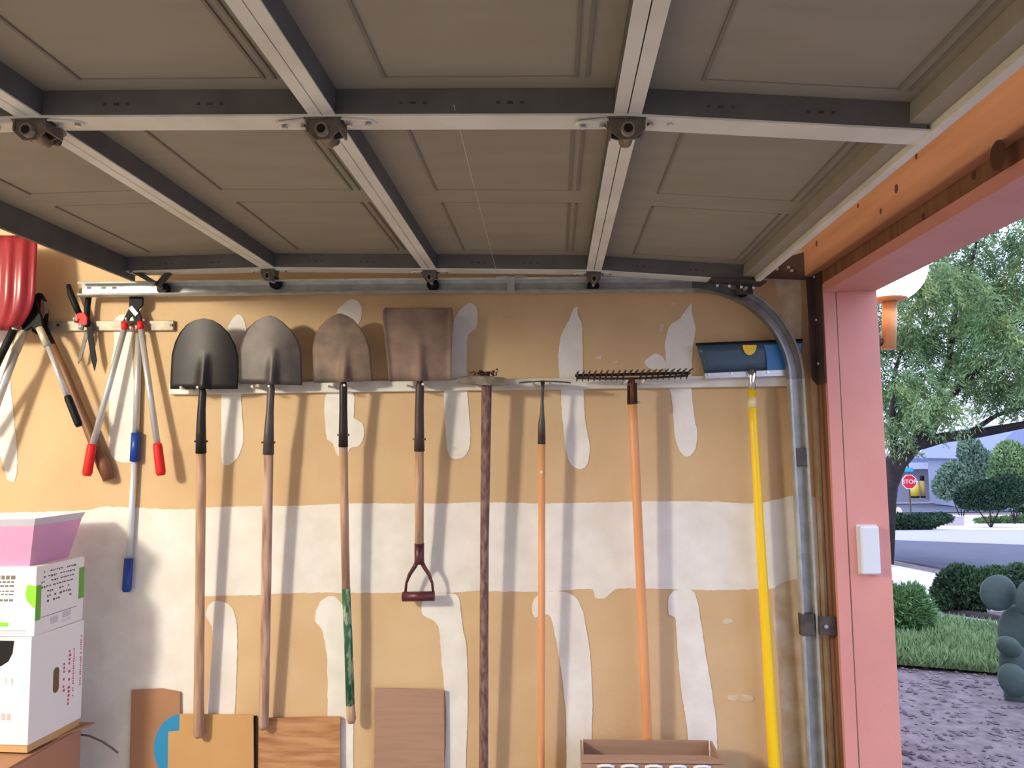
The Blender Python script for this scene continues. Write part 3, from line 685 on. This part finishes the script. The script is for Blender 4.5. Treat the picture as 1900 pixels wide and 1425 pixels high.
for sp_ in ((.0,.10,z_b+.048,z_c-.058),(.88,.995,z_b+.075,z_c-.035)): del side_marks('lime_patch', FB, [sp_], mat('dark_lime_print',(112,176,70),.7), ux)['kind']
gp = [o2+f2*s-u2*.0011+Vector((0,0,z)) for s,z in ((-.0012,z_c-.058),(.028,z_c-.055),(.034,z_c-.085),(.026,z_c-.105),(.006,z_c-.124),(-.0012,z_c-.126))]
build('lime_patch', MB().prism(gp,u2*.002), lime, ux)
front_marks('lime_patch', FB, [(.085,.13,z_b+.032,z_b+.044)], lime, ux)
fm = []
for row,(z,h) in enumerate(((z_c-.026,.012),(z_c-.043,.006),(z_c-.055,.006),(z_c-.072,.004),(z_c-.082,.004),(z_c-.098,.007))):
    s = .068+random.uniform(0,.006)
    while s < .30: wd = random.uniform(.006,.016); fm.append((s,s+wd,z-h,z)); s += wd+.004
front_marks('black_print', FB, fm, mat('soft_black_ink',(120,112,104),.8), ux)
front_marks('rule', FB, [(.025,.11,z_b+.018,z_b+.0195),(.025,.11,z_b+.012,z_b+.0128)], ink_grey, ux)
# pink tub
pk = mat('pink_plastic',(228,170,220),.25,rgb2=(236,176,212),scale=3,trans=.25)
FC = carton_frame((66,965),(56,1046),(158,957),(134,1032)); o3,u3,f3,L3 = FC
z0, z1 = z_c+.001, at(70,965,YN).z+.004
tub = thing('plastic_tub', 'translucent pink plastic tub with white rim on top of the cartons', 'tub', o3+f3*.2+u3*.12+Vector((0,0,z0)))
def ring(e,z): return [o3-f3*e-u3*e+Vector((0,0,z)), o3+u3*(L3+e)-f3*e+Vector((0,0,z)), o3+u3*(L3+e)+f3*(.38+e)+Vector((0,0,z)), o3+f3*(.38+e)-u3*e+Vector((0,0,z))]
r0, r1_ = ring(-.022,z0), ring(.004,z1-.022)
tb_ = MB().add(r0+r1_, [(3,2,1,0),(0,1,5,4),(1,2,6,5),(2,3,7,6),(3,0,4,7)])
build('tub_body', tb_, pk, tub, solid=.003)
rm = MB(); ra, rb = ring(.002,z1-.024), ring(.012,z1)
rm.add(ra+rb,[(0,1,5,4),(1,2,6,5),(2,3,7,6),(3,0,4,7)])
build('rim', rm, mat('clear_white_plastic',(226,222,236),.3,trans=.3), tub, solid=.004)
build('divider', MB().hexa([r0[0].lerp(r0[1],.5),r0[0].lerp(r0[1],.54),r0[3].lerp(r0[2],.54),r0[3].lerp(r0[2],.5),r1_[0].lerp(r1_[1],.5),r1_[0].lerp(r1_[1],.54),r1_[3].lerp(r1_[2],.54),r1_[3].lerp(r1_[2],.5)]), mat('violet_plastic',(176,96,178),.35), tub)
# brown box below, open flaps
zb_ = at(60,1422,YN-.05).z
bo = thing('brown_box', 'open brown cardboard box under the white cartons', 'box', (at(20,1425,-.4).x-.15,-.4,0))
YB = -.115
n0, n1 = Vector((at(150,1360,YB).x,YB,0)), None
X1 = n0.x
bz = z_a-.035
X0, Yn = X1-.52, -.60
for nm,a,b in (('side_wall',(X1-.006,Yn,0),(X1,YB,bz)),('side_wall',(X0,Yn,0),(X0+.006,YB,bz)),('back_wall',(X0+.006,YB-.006,0),(X1-.006,YB,bz)),('front_wall',(X0+.006,Yn,0),(X1-.006,Yn+.006,bz))):
    build(nm, MB().box(a,b), mat('box_cardboard',(176,128,102),.85), bo)  # the box walls' own brown
build('lid_flap', MB().box((X0,Yn,bz),(X1-.004,YB,bz+.006)), cardboard2, bo)
build('lid_flap', MB().hexa([(X0,-.30,bz+.0065),(X1-.03,-.30,bz+.0065),(X1+.035,YB+.02,bz+.0065),(X0,YB+.02,bz+.0065),(X0,-.30,bz+.0125),(X1-.03,-.30,bz+.0125),(X1+.035,YB+.02,bz+.0125),(X0,YB+.02,bz+.0125)]), cardboard2, bo)
oc = o
build('inner_carton_top', MB().hexa(corners(o+f*.004+u*.004,u,f,L-.008,Wc-.008,bz+.013,z_a-.001)), mat('tan_card_edge',(196,158,112),.85), bo)
st_pts = [at(x,y,-.09) for x,y in ((140,1362),(165,1365),(190,1376),(208,1388),(219,1397))]
tag(build('strap', MB().tube(st_pts,.0035,8), mat('grey_strap',(110,98,96),.6), None, st_pts[0]), 'thin curled grey strap sticking out of the brown box', 'strap')

# ------------------------------------------------------------------ sensor on the jamb
s0, s1 = at(1590,975,YJ), at(1630,1064,YJ)
sn = thing('door_sensor', 'white plastic contact sensor mounted on the salmon jamb', 'sensor', ((s0.x+s1.x)/2,YJ-.004,s1.z))
build('sensor_cover', MB().box((s0.x,YJ-.026,s1.z),(s1.x,YJ+.0055,s0.z)), mat('white_sensor',(222,224,230),.4), sn, bevel=.006)
build('sensor_base', MB().box((s0.x-.002,YJ+.001,s1.z-.002),(s1.x+.002,YJ+.0058,s0.z+.002)), mat('white_sensor',(222,224,230)), sn)
# cobweb thread under the door
w0, w1 = at(828,165,-1.50), at(921,492,-.17)
tag(build('cobweb_thread', MB().tube([Vector((w0.x,-1.40,2.245)),Vector((lerp(w0.x,w1.x,.3),-1.1,2.238)),Vector((w1.x,-.17,2.226))],.0005,5), mat('cobweb',(225,220,205),.8), None, w1), 'thin pale cobweb thread under the grey door panels', 'cobweb')

# ------------------------------------------------------------------ outside: globe lamp on the front wall
YL = .15
gc = at(1650,497,YL); rg = 64/F_PX*(YL-CAM.y)
gl = thing('globe_wall_light', 'lit white globe wall light on copper post outside the opening', 'lamp', at(1650,648,YL))
build('globe', MB().ell(gc,(rg,rg,rg),None,28,18), mat('glowing_globe',(255,240,214),.4,emit=9), gl)
cop = mat('copper_paint',(206,152,100),.4,.15)
cu, cl = at(1651,543,YL), at(1651,556,YL); rc = rpx(60,YL)
build('cup', MB().tube([cu+Vector((0,0,.004)),cu,cl,cl-Vector((0,0,.008))],[rc*.86,rc,rc,rc*.7],24), cop, gl)
st = build('post', MB().tube([at(1651,556,YL),at(1649,648,YL)],[rpx(25,YL),rpx(25,YL)],18), cop, gl)
pm = at(1649,634,YL)
build('arm', MB().tube([(XO-.001,pm.y+.03,pm.z),(pm.x,pm.y,pm.z)],.016,12), dark_steel, gl)
build('wall_plate', MB().tube([(XO,pm.y+.03,pm.z),(XO+.012,pm.y+.03,pm.z)],.055,20), dark_steel, gl)
lamp('globe_glow', (gc.x,gc.y,gc.z), 5, (1,.62,.28), rg*1.02)

# ------------------------------------------------------------------ outside: ground
TP = [(-60,0),(2.9,0),(3.0,-.02),(6,-.02),(7.5,-.1),(12.5,-.42),(22,-.87),(38,-1.97),(60,-2.67),(200,-2.8)]   # distance from the camera plane, height
def T(y):
    d = y-CAM.y
    for (a,za),(b,zb) in zip(TP,TP[1:]):
        if d <= b: return lerp(za,zb,(d-a)/(b-a)) if d >= a else za
    return TP[-1][1]
def gpt(px, py):
    r = ray(px,py); lo, hi = 1.0, 200.0
    for _ in range(60):
        m = (lo+hi)/2; p = CAM+r*(m/r.y)
        if p.z > T(p.y): lo = m
        else: hi = m
    return CAM+r*(lo/r.y)
XMIN, XMAX = XO+.01, 90
def strip(name, near, far, off, m, label=None, xr=(XMIN,60), n=14):
    a0,a1 = gpt(*near[0]),gpt(*near[1]); b0,b1 = gpt(*far[0]),gpt(*far[1])
    def ln(p,q,x): return p.y+(q.y-p.y)*(x-p.x)/(q.x-p.x)
    rows = []
    xs = [lerp(xr[0],xr[1],(i/30)**1.6) for i in range(31)]
    for k in range(n+1):
        row = []
        for x in xs:
            y = lerp(ln(a0,a1,x),ln(b0,b1,x),k/n); row.append(Vector((x,y,T(y)+off)))
        rows.append(row)
    o = build(name, MB().grid(rows), m); struct(o,label); return o
gravel = mat('mauve_gravel',(132,120,124),.95,rgb2=(98,88,94),scale=14,lo=.35,hi=.7,bump=1,bscale=22)
rows = []
for y in [-40,-20,-8,-3,0,.2,.26,1,2,3.2,4.75,7,9.75,14,19.2,27,35.2,57,90,190]:
    rows.append([Vector((x,y,T(y)-.012)) for x in (XO+.006,2,4,7,11,16,24,40,70,140)])
struct(build('ground_gravel', MB().grid(rows,False), gravel), 'mauve gravel yard outside the opening')
struct(build('unseen_driveway', MB().box((XO+.008,-9,-.05),(14,-.9,-.003)), mat('unseen_driveway_concrete',(118,116,120),.9)))  # out of view, added to cut the daylight bouncing into the garage
lawn = strip('ground_lawn', ((1665,1236),(1860,1252)), ((1700,1146),(1870,1172)), .012, mat('grass_green',(98,122,78),.95,rgb2=(72,98,62),scale=7), 'strip of lawn beyond the gravel')
strip('ground_path', ((1700,1146),(1870,1172)), ((1745,1134),(1862,1150)), .014, mat('grey_path',(170,166,178),.9), None)
pale = mat('pale_gravel',(232,224,226),.95,rgb2=(212,204,208),scale=6,bump=.5,bscale=30)
strip('ground_pale_gravel', ((1745,1134),(1862,1150)), ((1650,1038),(1760,1060)), .016, pale)
strip('road', ((1650,1038),(1760,1060)), ((1650,1003),(1890,1012)), .018, mat('asphalt',(84,88,108),.85,rgb2=(78,82,102),scale=2), 'grey asphalt street')
strip('pavement', ((1650,1003),(1890,1012)), ((1650,983),(1890,984)), .02, mat('pale_concrete',(170,168,180),.85))
strip('far_verge', ((1650,983),(1890,984)), ((1650,956),(1890,956)), .02, pale)
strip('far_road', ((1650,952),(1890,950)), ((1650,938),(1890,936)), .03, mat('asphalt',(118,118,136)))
strip('far_kerb', ((1650,936),(1890,934)), ((1650,927),(1890,926)), .05, mat('pale_concrete',(170,168,180)))
# kerb of dark edging beside the path
k0,k1 = gpt(1742,1138), gpt(1866,1157); dk = (k1-k0)
tag(build('garden_edging', MB().tube([k0+Vector((0,0,.03)),k0.lerp(k1,.5)+Vector((0,0,.035)),k1+dk*.2+Vector((0,0,.03))],.04,8), mat('dark_timber',(58,44,46),.9), None, k0), 'dark timber edging between path and pale gravel', 'edging')
# loose stones
def scatter_stones():
    N = 2600; V = []; Fc = []
    base = np.array([(1,0,0),(-1,0,0),(0,1,0),(0,-1,0),(0,0,1),(0,0,-1)],float)
    tri = [(0,2,4),(2,1,4),(1,3,4),(3,0,4),(2,0,5),(1,2,5),(3,1,5),(0,3,5)]
    for i in range(N):
        y = rng.uniform(-1.0,4.9); x = (y-CAM.y)*rng.uniform(.36,.72)
        if x < XO+.1: continue
        if y > 2.2: 
            pass
        s = rng.uniform(.006,.022); c = np.array([x,y,T(y)-.008])
        b = base*s*rng.uniform(.6,1.3,(1,3))*np.array([1.3,1,.6])
        a = rng.uniform(0,6.28); R = np.array([[math.cos(a),-math.sin(a),0],[math.sin(a),math.cos(a),0],[0,0,1]])
        o = len(V); V += [tuple(v) for v in (b@R.T+c)]; Fc += [tuple(k+o for k in t) for t in tri]
    mb = MB(); mb.v = V; mb.f = Fc; mb.sm = [False]*len(Fc)
    o = build('loose_stones', mb, mat('mauve_stone',(140,128,134),.9,rgb2=(84,76,84),scale=4)); o['kind'] = 'stuff'; tag(o,'small loose mauve stones on the gravel yard','stones')
scatter_stones()
# quads of leaves or blades
def leaves(name, C, Dir, size, asp, m, parent=None, base=None):
    n = len(C); Dir = Dir/np.linalg.norm(Dir,axis=1,keepdims=True)
    rnd = rng.normal(size=(n,3)); side = np.cross(Dir,rnd); side /= np.linalg.norm(side,axis=1,keepdims=True)
    L = Dir*size[:,None]; W = side*(size*asp)[:,None]
    V = np.stack([C,C+L*.5+W,C+L,C+L*.5-W],1).reshape(-1,3)
    off = np.array(root_of(parent).location if parent else (base or (0,0,0)))
    V = V-off
    me = bpy.data.meshes.new(name); me.vertices.add(4*n); me.vertices.foreach_set('co',V.ravel().astype(np.float32))
    me.loops.add(4*n); me.loops.foreach_set('vertex_index',np.arange(4*n,dtype=np.int32))
    me.polygons.add(n); me.polygons.foreach_set('loop_start',np.arange(0,4*n,4,dtype=np.int32)); me.polygons.foreach_set('loop_total',np.full(n,4,dtype=np.int32))
    me.update(); me.validate(); me.materials.append(m)
    o = bpy.data.objects.new(name,me); COL.objects.link(o)
    if parent: o.parent = parent
    else: o.location = base or (0,0,0)
    o['kind'] = 'stuff'; return o
N = 14000
ga,gb = gpt(1665,1238),gpt(1860,1254); gc_,gd = gpt(1700,1148),gpt(1870,1174)
s,t = rng.uniform(-.25,1.5,N),rng.uniform(0,1,N)
P = []
for si,ti in zip(s,t):
    a = ga+(gb-ga)*si; b = gc_+(gd-gc_)*si; q = a+(b-a)*ti; P.append((q.x,q.y,T(q.y)+.01))
gr = leaves('grass_blades', np.array(P), np.stack([rng.normal(0,.5,N),rng.normal(0,.5,N),np.ones(N)],1), rng.uniform(.05,.13,N), .07, mat('blade_green',(140,166,116),.8,rgb2=(108,138,90),scale=3))
tag(gr,'short green grass growing on the lawn strip','grass')

# ------------------------------------------------------------------ outside: plants
leaf_a = mat('feathery_leaf',(128,156,98),.7,rgb2=(84,118,74),scale=.9,lo=.35,hi=.65)
leaf_b = mat('yellowing_leaf',(158,172,98),.7,rgb2=(104,132,72),scale=2)
leaf_d = mat('dark_leaf',(44,74,48),.75,rgb2=(30,56,38),scale=3)
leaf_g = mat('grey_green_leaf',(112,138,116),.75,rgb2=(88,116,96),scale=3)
leaf_l = mat('light_green_leaf',(110,150,96),.75,rgb2=(86,126,78),scale=4)
bark = mat('dark_bark',(58,48,46),.9,rgb2=(38,32,32),scale=9,bump=.6,bscale=20)
def blob(n, c, r, shell=.45):
    d = rng.normal(size=(n,3)); d /= np.linalg.norm(d,axis=1,keepdims=True)
    return np.array(c)+d*np.array(r)*(rng.uniform(shell,1,n)**.6)[:,None]
YT = 12.0
def tp(px,py,dy=0): return at(px,py,YT+dy)
tb0 = gpt(1632,985); tb0 = at(1628,975,YT); tb0.z = T(YT)
tree = thing('feathery_tree', 'large feathery green tree with dark leaning trunk outside', 'tree', tb0)
tk = MB().tube([tb0,at(1640,905,YT),at(1662,858,YT),at(1690,828,YT),at(1722,800,YT),at(1752,745,YT)],[.24,.22,.19,.17,.14,.09],12)
build('trunk', tk, bark, tree)
for pts,rs_ in (([(1690,828),(1750,812),(1820,803),(1900,788),(2010,740)],[.12,.10,.085,.07,.04]),([(1722,800),(1760,680),(1772,580),(1800,500),(1816,430)],[.10,.06,.045,.035,.02]),
               ([(1752,745),(1810,690),(1880,650),(1960,600)],[.07,.05,.04,.02]),([(1662,858),(1655,780),(1660,690),(1690,600)],[.1,.06,.04,.02]),
               ([(1800,802),(1850,770),(1905,755)],[.05,.04,.02])):
    build('branch', MB().tube([at(x,y,YT+random.uniform(-.3,.3)) for x,y in pts],rs_,8), bark, tree)
sprays = []
CL = [(1700,560,70,60),(1660,640,60,60),(1720,650,80,55),(1790,610,80,50),(1850,560,80,60),(1770,520,70,55),(1700,730,80,45),(1660,760,55,55),(1780,700,90,50),(1860,660,80,55),(1900,600,70,70),
      (1840,740,90,38),(1930,700,80,60),(1740,780,70,30),(1690,800,60,34),(1880,480,60,40),(1950,480,80,60),(1800,460,45,30),(1900,770,80,22),(1980,640,90,90),(1640,540,40,60),(1600,680,60,120),(1850,420,50,35),(1770,560,60,50),(1830,620,70,50),(1650,820,40,30)]
sc = 1/ (F_PX/(YT-CAM.y))
Cs=[]; Ds=[]; 
for (x,y,rx,ry) in CL:
    c = at(x,y-30,YT+random.uniform(-1.2,1.2)); ns = int(rx*ry*.020)+3
    tips = blob(ns,c,(rx*sc*.8,.9,ry*sc*.8),.0)
    for tpt in tips:            # each spray: a drooping chain of leaflets
        a = rng.uniform(0,6.28); m = 60; k = np.linspace(0,1,m); Ls = rng.uniform(.35,.8)
        ch = tpt+np.stack([np.cos(a)*k*Ls*.6,np.sin(a)*k*Ls*.6,-.75*k**1.6*Ls],1)+rng.normal(0,.035,(m,3))
        Cs.append(ch); Ds.append(np.stack([np.full(m,np.cos(a)),np.full(m,np.sin(a)),np.full(m,-.9)],1)+rng.normal(0,.6,(m,3)))
Cs=np.concatenate(Cs); Ds=np.concatenate(Ds)
pick = rng.uniform(size=len(Cs)//60).repeat(60) < .17
for nm,mm,sel in (('foliage',leaf_a,~pick),('yellow_foliage',leaf_b,pick)):
    leaves(nm,Cs[sel],Ds[sel],rng.uniform(.05,.11,sel.sum()),.13,mm,tree)
def shrub(name,label,cat,blobs,m,n,sz,y,droop=.2,asp=.3,stem=True):
    b = gpt_base = Vector((at(blobs[0][0],blobs[0][1],y).x,y,T(y)))
    t = thing(name,label,cat,b)
    sc = (y-CAM.y)/F_PX; A=[]; 
    for (x,yy,rx,ry) in blobs:
        c = at(x,yy,y); k = int(n*rx*ry/sum(q[2]*q[3] for q in blobs)); A.append(blob(k,c,(rx*sc,min(rx,ry)*sc*1.1,ry*sc),.35))
    A = np.concatenate(A); D = A-np.array(b)-np.array((0,0,.1)); D /= np.linalg.norm(D,axis=1,keepdims=True); D += rng.normal(0,.7,D.shape); D[:,2] += .2-droop
    leaves('foliage',A,D,rng.uniform(sz*.6,sz*1.3,len(A)),asp,m,t)
    if stem:
        for (x,yy,rx,ry) in blobs[:3]: build('stem', MB().tube([b,at(x,yy,y)],[.03,.015],6), bark, t)
    return t
dist = lambda px,py: gpt(px,py).y
shrub('round_shrub','dark leafy shrub on pale gravel beside the street','shrub',[(1790,1095,46,42),(1850,1090,50,34),(1900,1085,40,36),(1760,1105,26,26)],mat('shrub_leaf',(62,92,54),.75,rgb2=(36,60,40),scale=4),26000,.045,dist(1800,1140))
shrub('feathery_shrub','pale feathery green shrub next to the jamb','shrub',[(1670,1140,30,36),(1700,1135,26,24),(1640,1130,30,50),(1690,1110,22,18)],leaf_l,12000,.08,dist(1680,1180),asp=.1)
shrub('clipped_hedge','low clipped dark hedge across the street','hedge',[(1665,970,34,16),(1705,968,36,15),(1740,962,26,10),(1630,972,30,18)],leaf_d,16000,.09,dist(1690,984),stem=False)
shrub('flat_hedge','flat green ground cover right of the white block','hedge',[(1845,966,34,6),(1895,964,36,7),(1945,962,36,8)],leaf_a,4000,.13,dist(1840,972),stem=False)
shrub('rounded_topiary','big rounded dark green bush with smooth outline','bush',[(1835,920,46,28),(1870,912,34,30),(1800,925,24,22)],leaf_d,26000,.10,26,stem=True)
shrub('tall_green_shrub','tall mid-green shrub behind the rounded bush','bush',[(1875,860,30,40),(1900,890,36,50),(1860,885,22,26)],leaf_a,16000,.13,30)
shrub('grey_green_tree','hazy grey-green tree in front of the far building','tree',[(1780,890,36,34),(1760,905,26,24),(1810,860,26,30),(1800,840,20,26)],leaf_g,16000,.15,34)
shrub('dark_bush','very dark bush at the right edge across the street','bush',[(1905,930,26,26),(1940,930,40,40)],leaf_d,8000,.14,33)
# prickly pear
yc = dist(1870,1300)
pc = thing('prickly_pear', 'blue-green prickly pear cactus with flat round pads', 'cactus', (at(1880,1300,yc).x,yc,T(yc)))
cac = mat('cactus_green',(66,86,82),.6,rgb2=(54,74,70),scale=6,bump=.3,bscale=30)
cs_ = (yc-CAM.y)/F_PX
for x,y,rx,ry,a,dy in ((1852,1100,33,31,-.4,0),(1885,1165,30,42,.3,.05),(1915,1110,26,34,.3,-.1),(1884,1232,26,38,-.2,.0),(1872,1200,17,22,-.9,-.06),(1898,1290,30,36,.2,.03),(1880,1262,24,30,-.4,-.05),(1930,1200,26,40,.5,.08),(1940,1270,30,40,0,.1),(1905,1330,20,24,0,0)):
    p = at(x,y,yc+dy)
    build('pad', MB().ell(p,(rx*cs_,.035,ry*cs_),Matrix.Rotation(a,3,'Y') @ Matrix.Rotation(random.uniform(-.3,.3),3,'Z'),22,14), cac, pc)
# low stones across the street
def rock(name,label,px,py,rx,ry,m,cat='rock'):
    p = gpt(px,py); k = (p.y-CAM.y)/F_PX; mb = MB().ell(p+Vector((0,0,ry*k*.8)),(rx*k,rx*k*.8,ry*k),None,10,7)
    mb.v = [(v[0]+random.gauss(0,.02*rx*k),v[1]+random.gauss(0,.04*rx*k),v[2]+random.gauss(0,.06*ry*k)) for v in mb.v]
    tag(build(name,mb,m,None,p),label,cat)
rock('boulder','small cream boulder on the verge below the stop sign',1668,956,6,8,mat('cream_rock',(206,190,168),.9))
p = gpt(1768,976); k = (p.y-CAM.y)/F_PX
blk_ = tag(build('low_wall', MB().box((p.x-17*k,p.y,p.z-.05),(p.x+20*k,p.y+.5,p.z+15*k)).box((p.x-18*k,p.y-.02,p.z+15*k),(p.x+21*k,p.y+.52,p.z+17*k)), mat('pale_wall',(196,186,192),.9), None, p),'short pale block wall at the end of the clipped hedge','wall')

# ------------------------------------------------------------------ outside: stop sign, bins, buildings
ysn = 35.0; k = (ysn-CAM.y)/F_PX
sc_ = at(1687,894,ysn); gz = T(ysn)
sg = thing('stop_sign', 'red octagonal stop sign on thin post across the street', 'sign', (sc_.x,ysn,gz))
build('post', MB().box((sc_.x-.03,ysn,gz),(sc_.x+.03,ysn+.05,at(1687,862,ysn).z)), dark_steel, sg)
octo = lambda r,y: [(sc_.x+r*math.cos(math.pi/8+i*math.pi/4),y,sc_.z+r*math.sin(math.pi/8+i*math.pi/4)) for i in range(8)]
pl_ = build('sign_plate', MB().prism(octo(.36,ysn-.02),(0,.015,0)), mat('sign_white',(232,228,234),.5), sg)
build('red_face', MB().prism(octo(.325,ysn-.026),(0,.006,0)), mat('sign_red',(200,30,44),.5), pl_)
def text(s, loc, size, m, parent, rot=(math.pi/2,0,0), name='lettering', ext=.002):
    c = bpy.data.curves.new(name,'FONT'); c.body = s; c.size = size; c.extrude = ext; c.align_x = 'CENTER'; c.align_y = 'CENTER'
    t = bpy.data.objects.new('tmp',c); COL.objects.link(t); dg = bpy.context.evaluated_depsgraph_get()
    me = bpy.data.meshes.new_from_object(t.evaluated_get(dg)); bpy.data.objects.remove(t); me.materials.clear(); me.materials.append(m)
    o = bpy.data.objects.new(name,me); COL.objects.link(o); o.parent = parent; o.location = Vector(loc)-Vector(root_of(parent).location); o.rotation_euler = rot; return o
text('STOP',(sc_.x,ysn-.03,sc_.z),.27,MATS['sign_white'],pl_)
nm_ = at(1683,872,ysn); build('street_name_plate', MB().box((nm_.x-.3,ysn-.02,nm_.z-.08),(nm_.x+.28,ysn-.01,nm_.z+.1)), mat('sign_cyan',(40,160,200),.5), sg)
yb_ = 52.0; k = (yb_-CAM.y)/F_PX
def pz(px,py,y=yb_): return at(px,py,y)
g0 = T(yb_)
# yellow drums and blue bin by the building
for px,wd,lab,nm in ((1695,17,'larger bright yellow drum beside the stop sign','left'),(1711,8,'smaller dull yellow drum right of the bright one','right')):
    a, b = pz(px,896 if wd > 12 else 892), pz(px,923)
    r = wd/2*k; dr = thing('yellow_drum',lab,'drum',(a.x,yb_,b.z),'yellow drums')
    build('drum_body', MB().tube([(a.x,yb_,b.z),(a.x,yb_,a.z)],r,14), mat('drum_yellow' if wd > 12 else 'drum_dull_yellow',(240,210,70) if wd > 12 else (196,164,84),.5), dr)
    build('drum_band', MB().tube([(a.x,yb_,b.z-.02),(a.x,yb_,b.z+.1)],r*1.05,14), black_rub, dr)
    build('drum_lid', MB().tube([(a.x,yb_,a.z),(a.x,yb_,a.z+(.12 if wd > 12 else .35))],r*.95,14), white_card if wd > 12 else black_rub, dr)
a,b = pz(1653,909),pz(1653,923)
bn = thing('blue_bin','blue bin beside the far building at the jamb edge','bin',(a.x,yb_,b.z))
build('bin_body', MB().hexa([(a.x-.3,yb_-.3,b.z),(a.x+.26,yb_-.3,b.z),(a.x+.26,yb_+.3,b.z),(a.x-.3,yb_+.3,b.z),(a.x-.36,yb_-.34,a.z),(a.x+.32,yb_-.34,a.z),(a.x+.32,yb_+.34,a.z),(a.x-.36,yb_+.34,a.z)]), mat('bin_blue',(40,70,170),.5), bn)
build('bin_lid', MB().box((a.x-.38,yb_-.36,a.z),(a.x+.34,yb_+.36,a.z+.06)), mat('bin_blue_lid',(30,52,140),.5), bn)
# far low building
ybd = 58.0
def bpx(x,y): return at(x,y,ybd)
fbld = thing('far_building', 'low grey building with pale eaves band across the street', 'building', (bpx(1720,925).x,ybd,T(ybd)))
def slab(nm,x0,y0,x1,y1,d0,d1,m,par): 
    a,b = bpx(x0,y0),bpx(x1,y1); return build(nm, MB().box((a.x,ybd+d0,b.z),(b.x,ybd+d1,a.z)), m, par)
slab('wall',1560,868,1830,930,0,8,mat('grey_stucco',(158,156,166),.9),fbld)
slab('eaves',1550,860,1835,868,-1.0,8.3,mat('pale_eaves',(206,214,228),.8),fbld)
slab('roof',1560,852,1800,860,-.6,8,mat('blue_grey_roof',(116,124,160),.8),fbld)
slab('roof_block',1680,842,1715,853,.5,5,mat('grey_block',(160,164,188),.9),fbld)
slab('window',1730,892,1742,918,-.03,.05,mat('dim_glass',(96,100,124),.2),fbld)
slab('door_panel',1715,890,1727,925,-.03,.05,mat('grey_door',(136,136,150),.6),fbld)
# house with a pitched roof on the right
yh_ = 45.0
hp_ = lambda x,y: at(x,y,yh_)
hs = thing('pitched_house','blue-grey house with pitched roof behind the shrubs','house',(hp_(1900,920).x,yh_,T(yh_)))
a,b = hp_(1840,850),hp_(2100,935)
build('wall', MB().box((a.x,yh_,T(yh_)-.1),(b.x,yh_+8,a.z)), mat('lilac_stucco',(150,158,184),.9), hs)
build('roof', MB().prism([hp_(1826,852),hp_(1880,800),hp_(1960,782),hp_(2110,840),hp_(2110,852)],(0,9,0)), mat('blue_grey_tiles',(136,146,180),.85), hs)
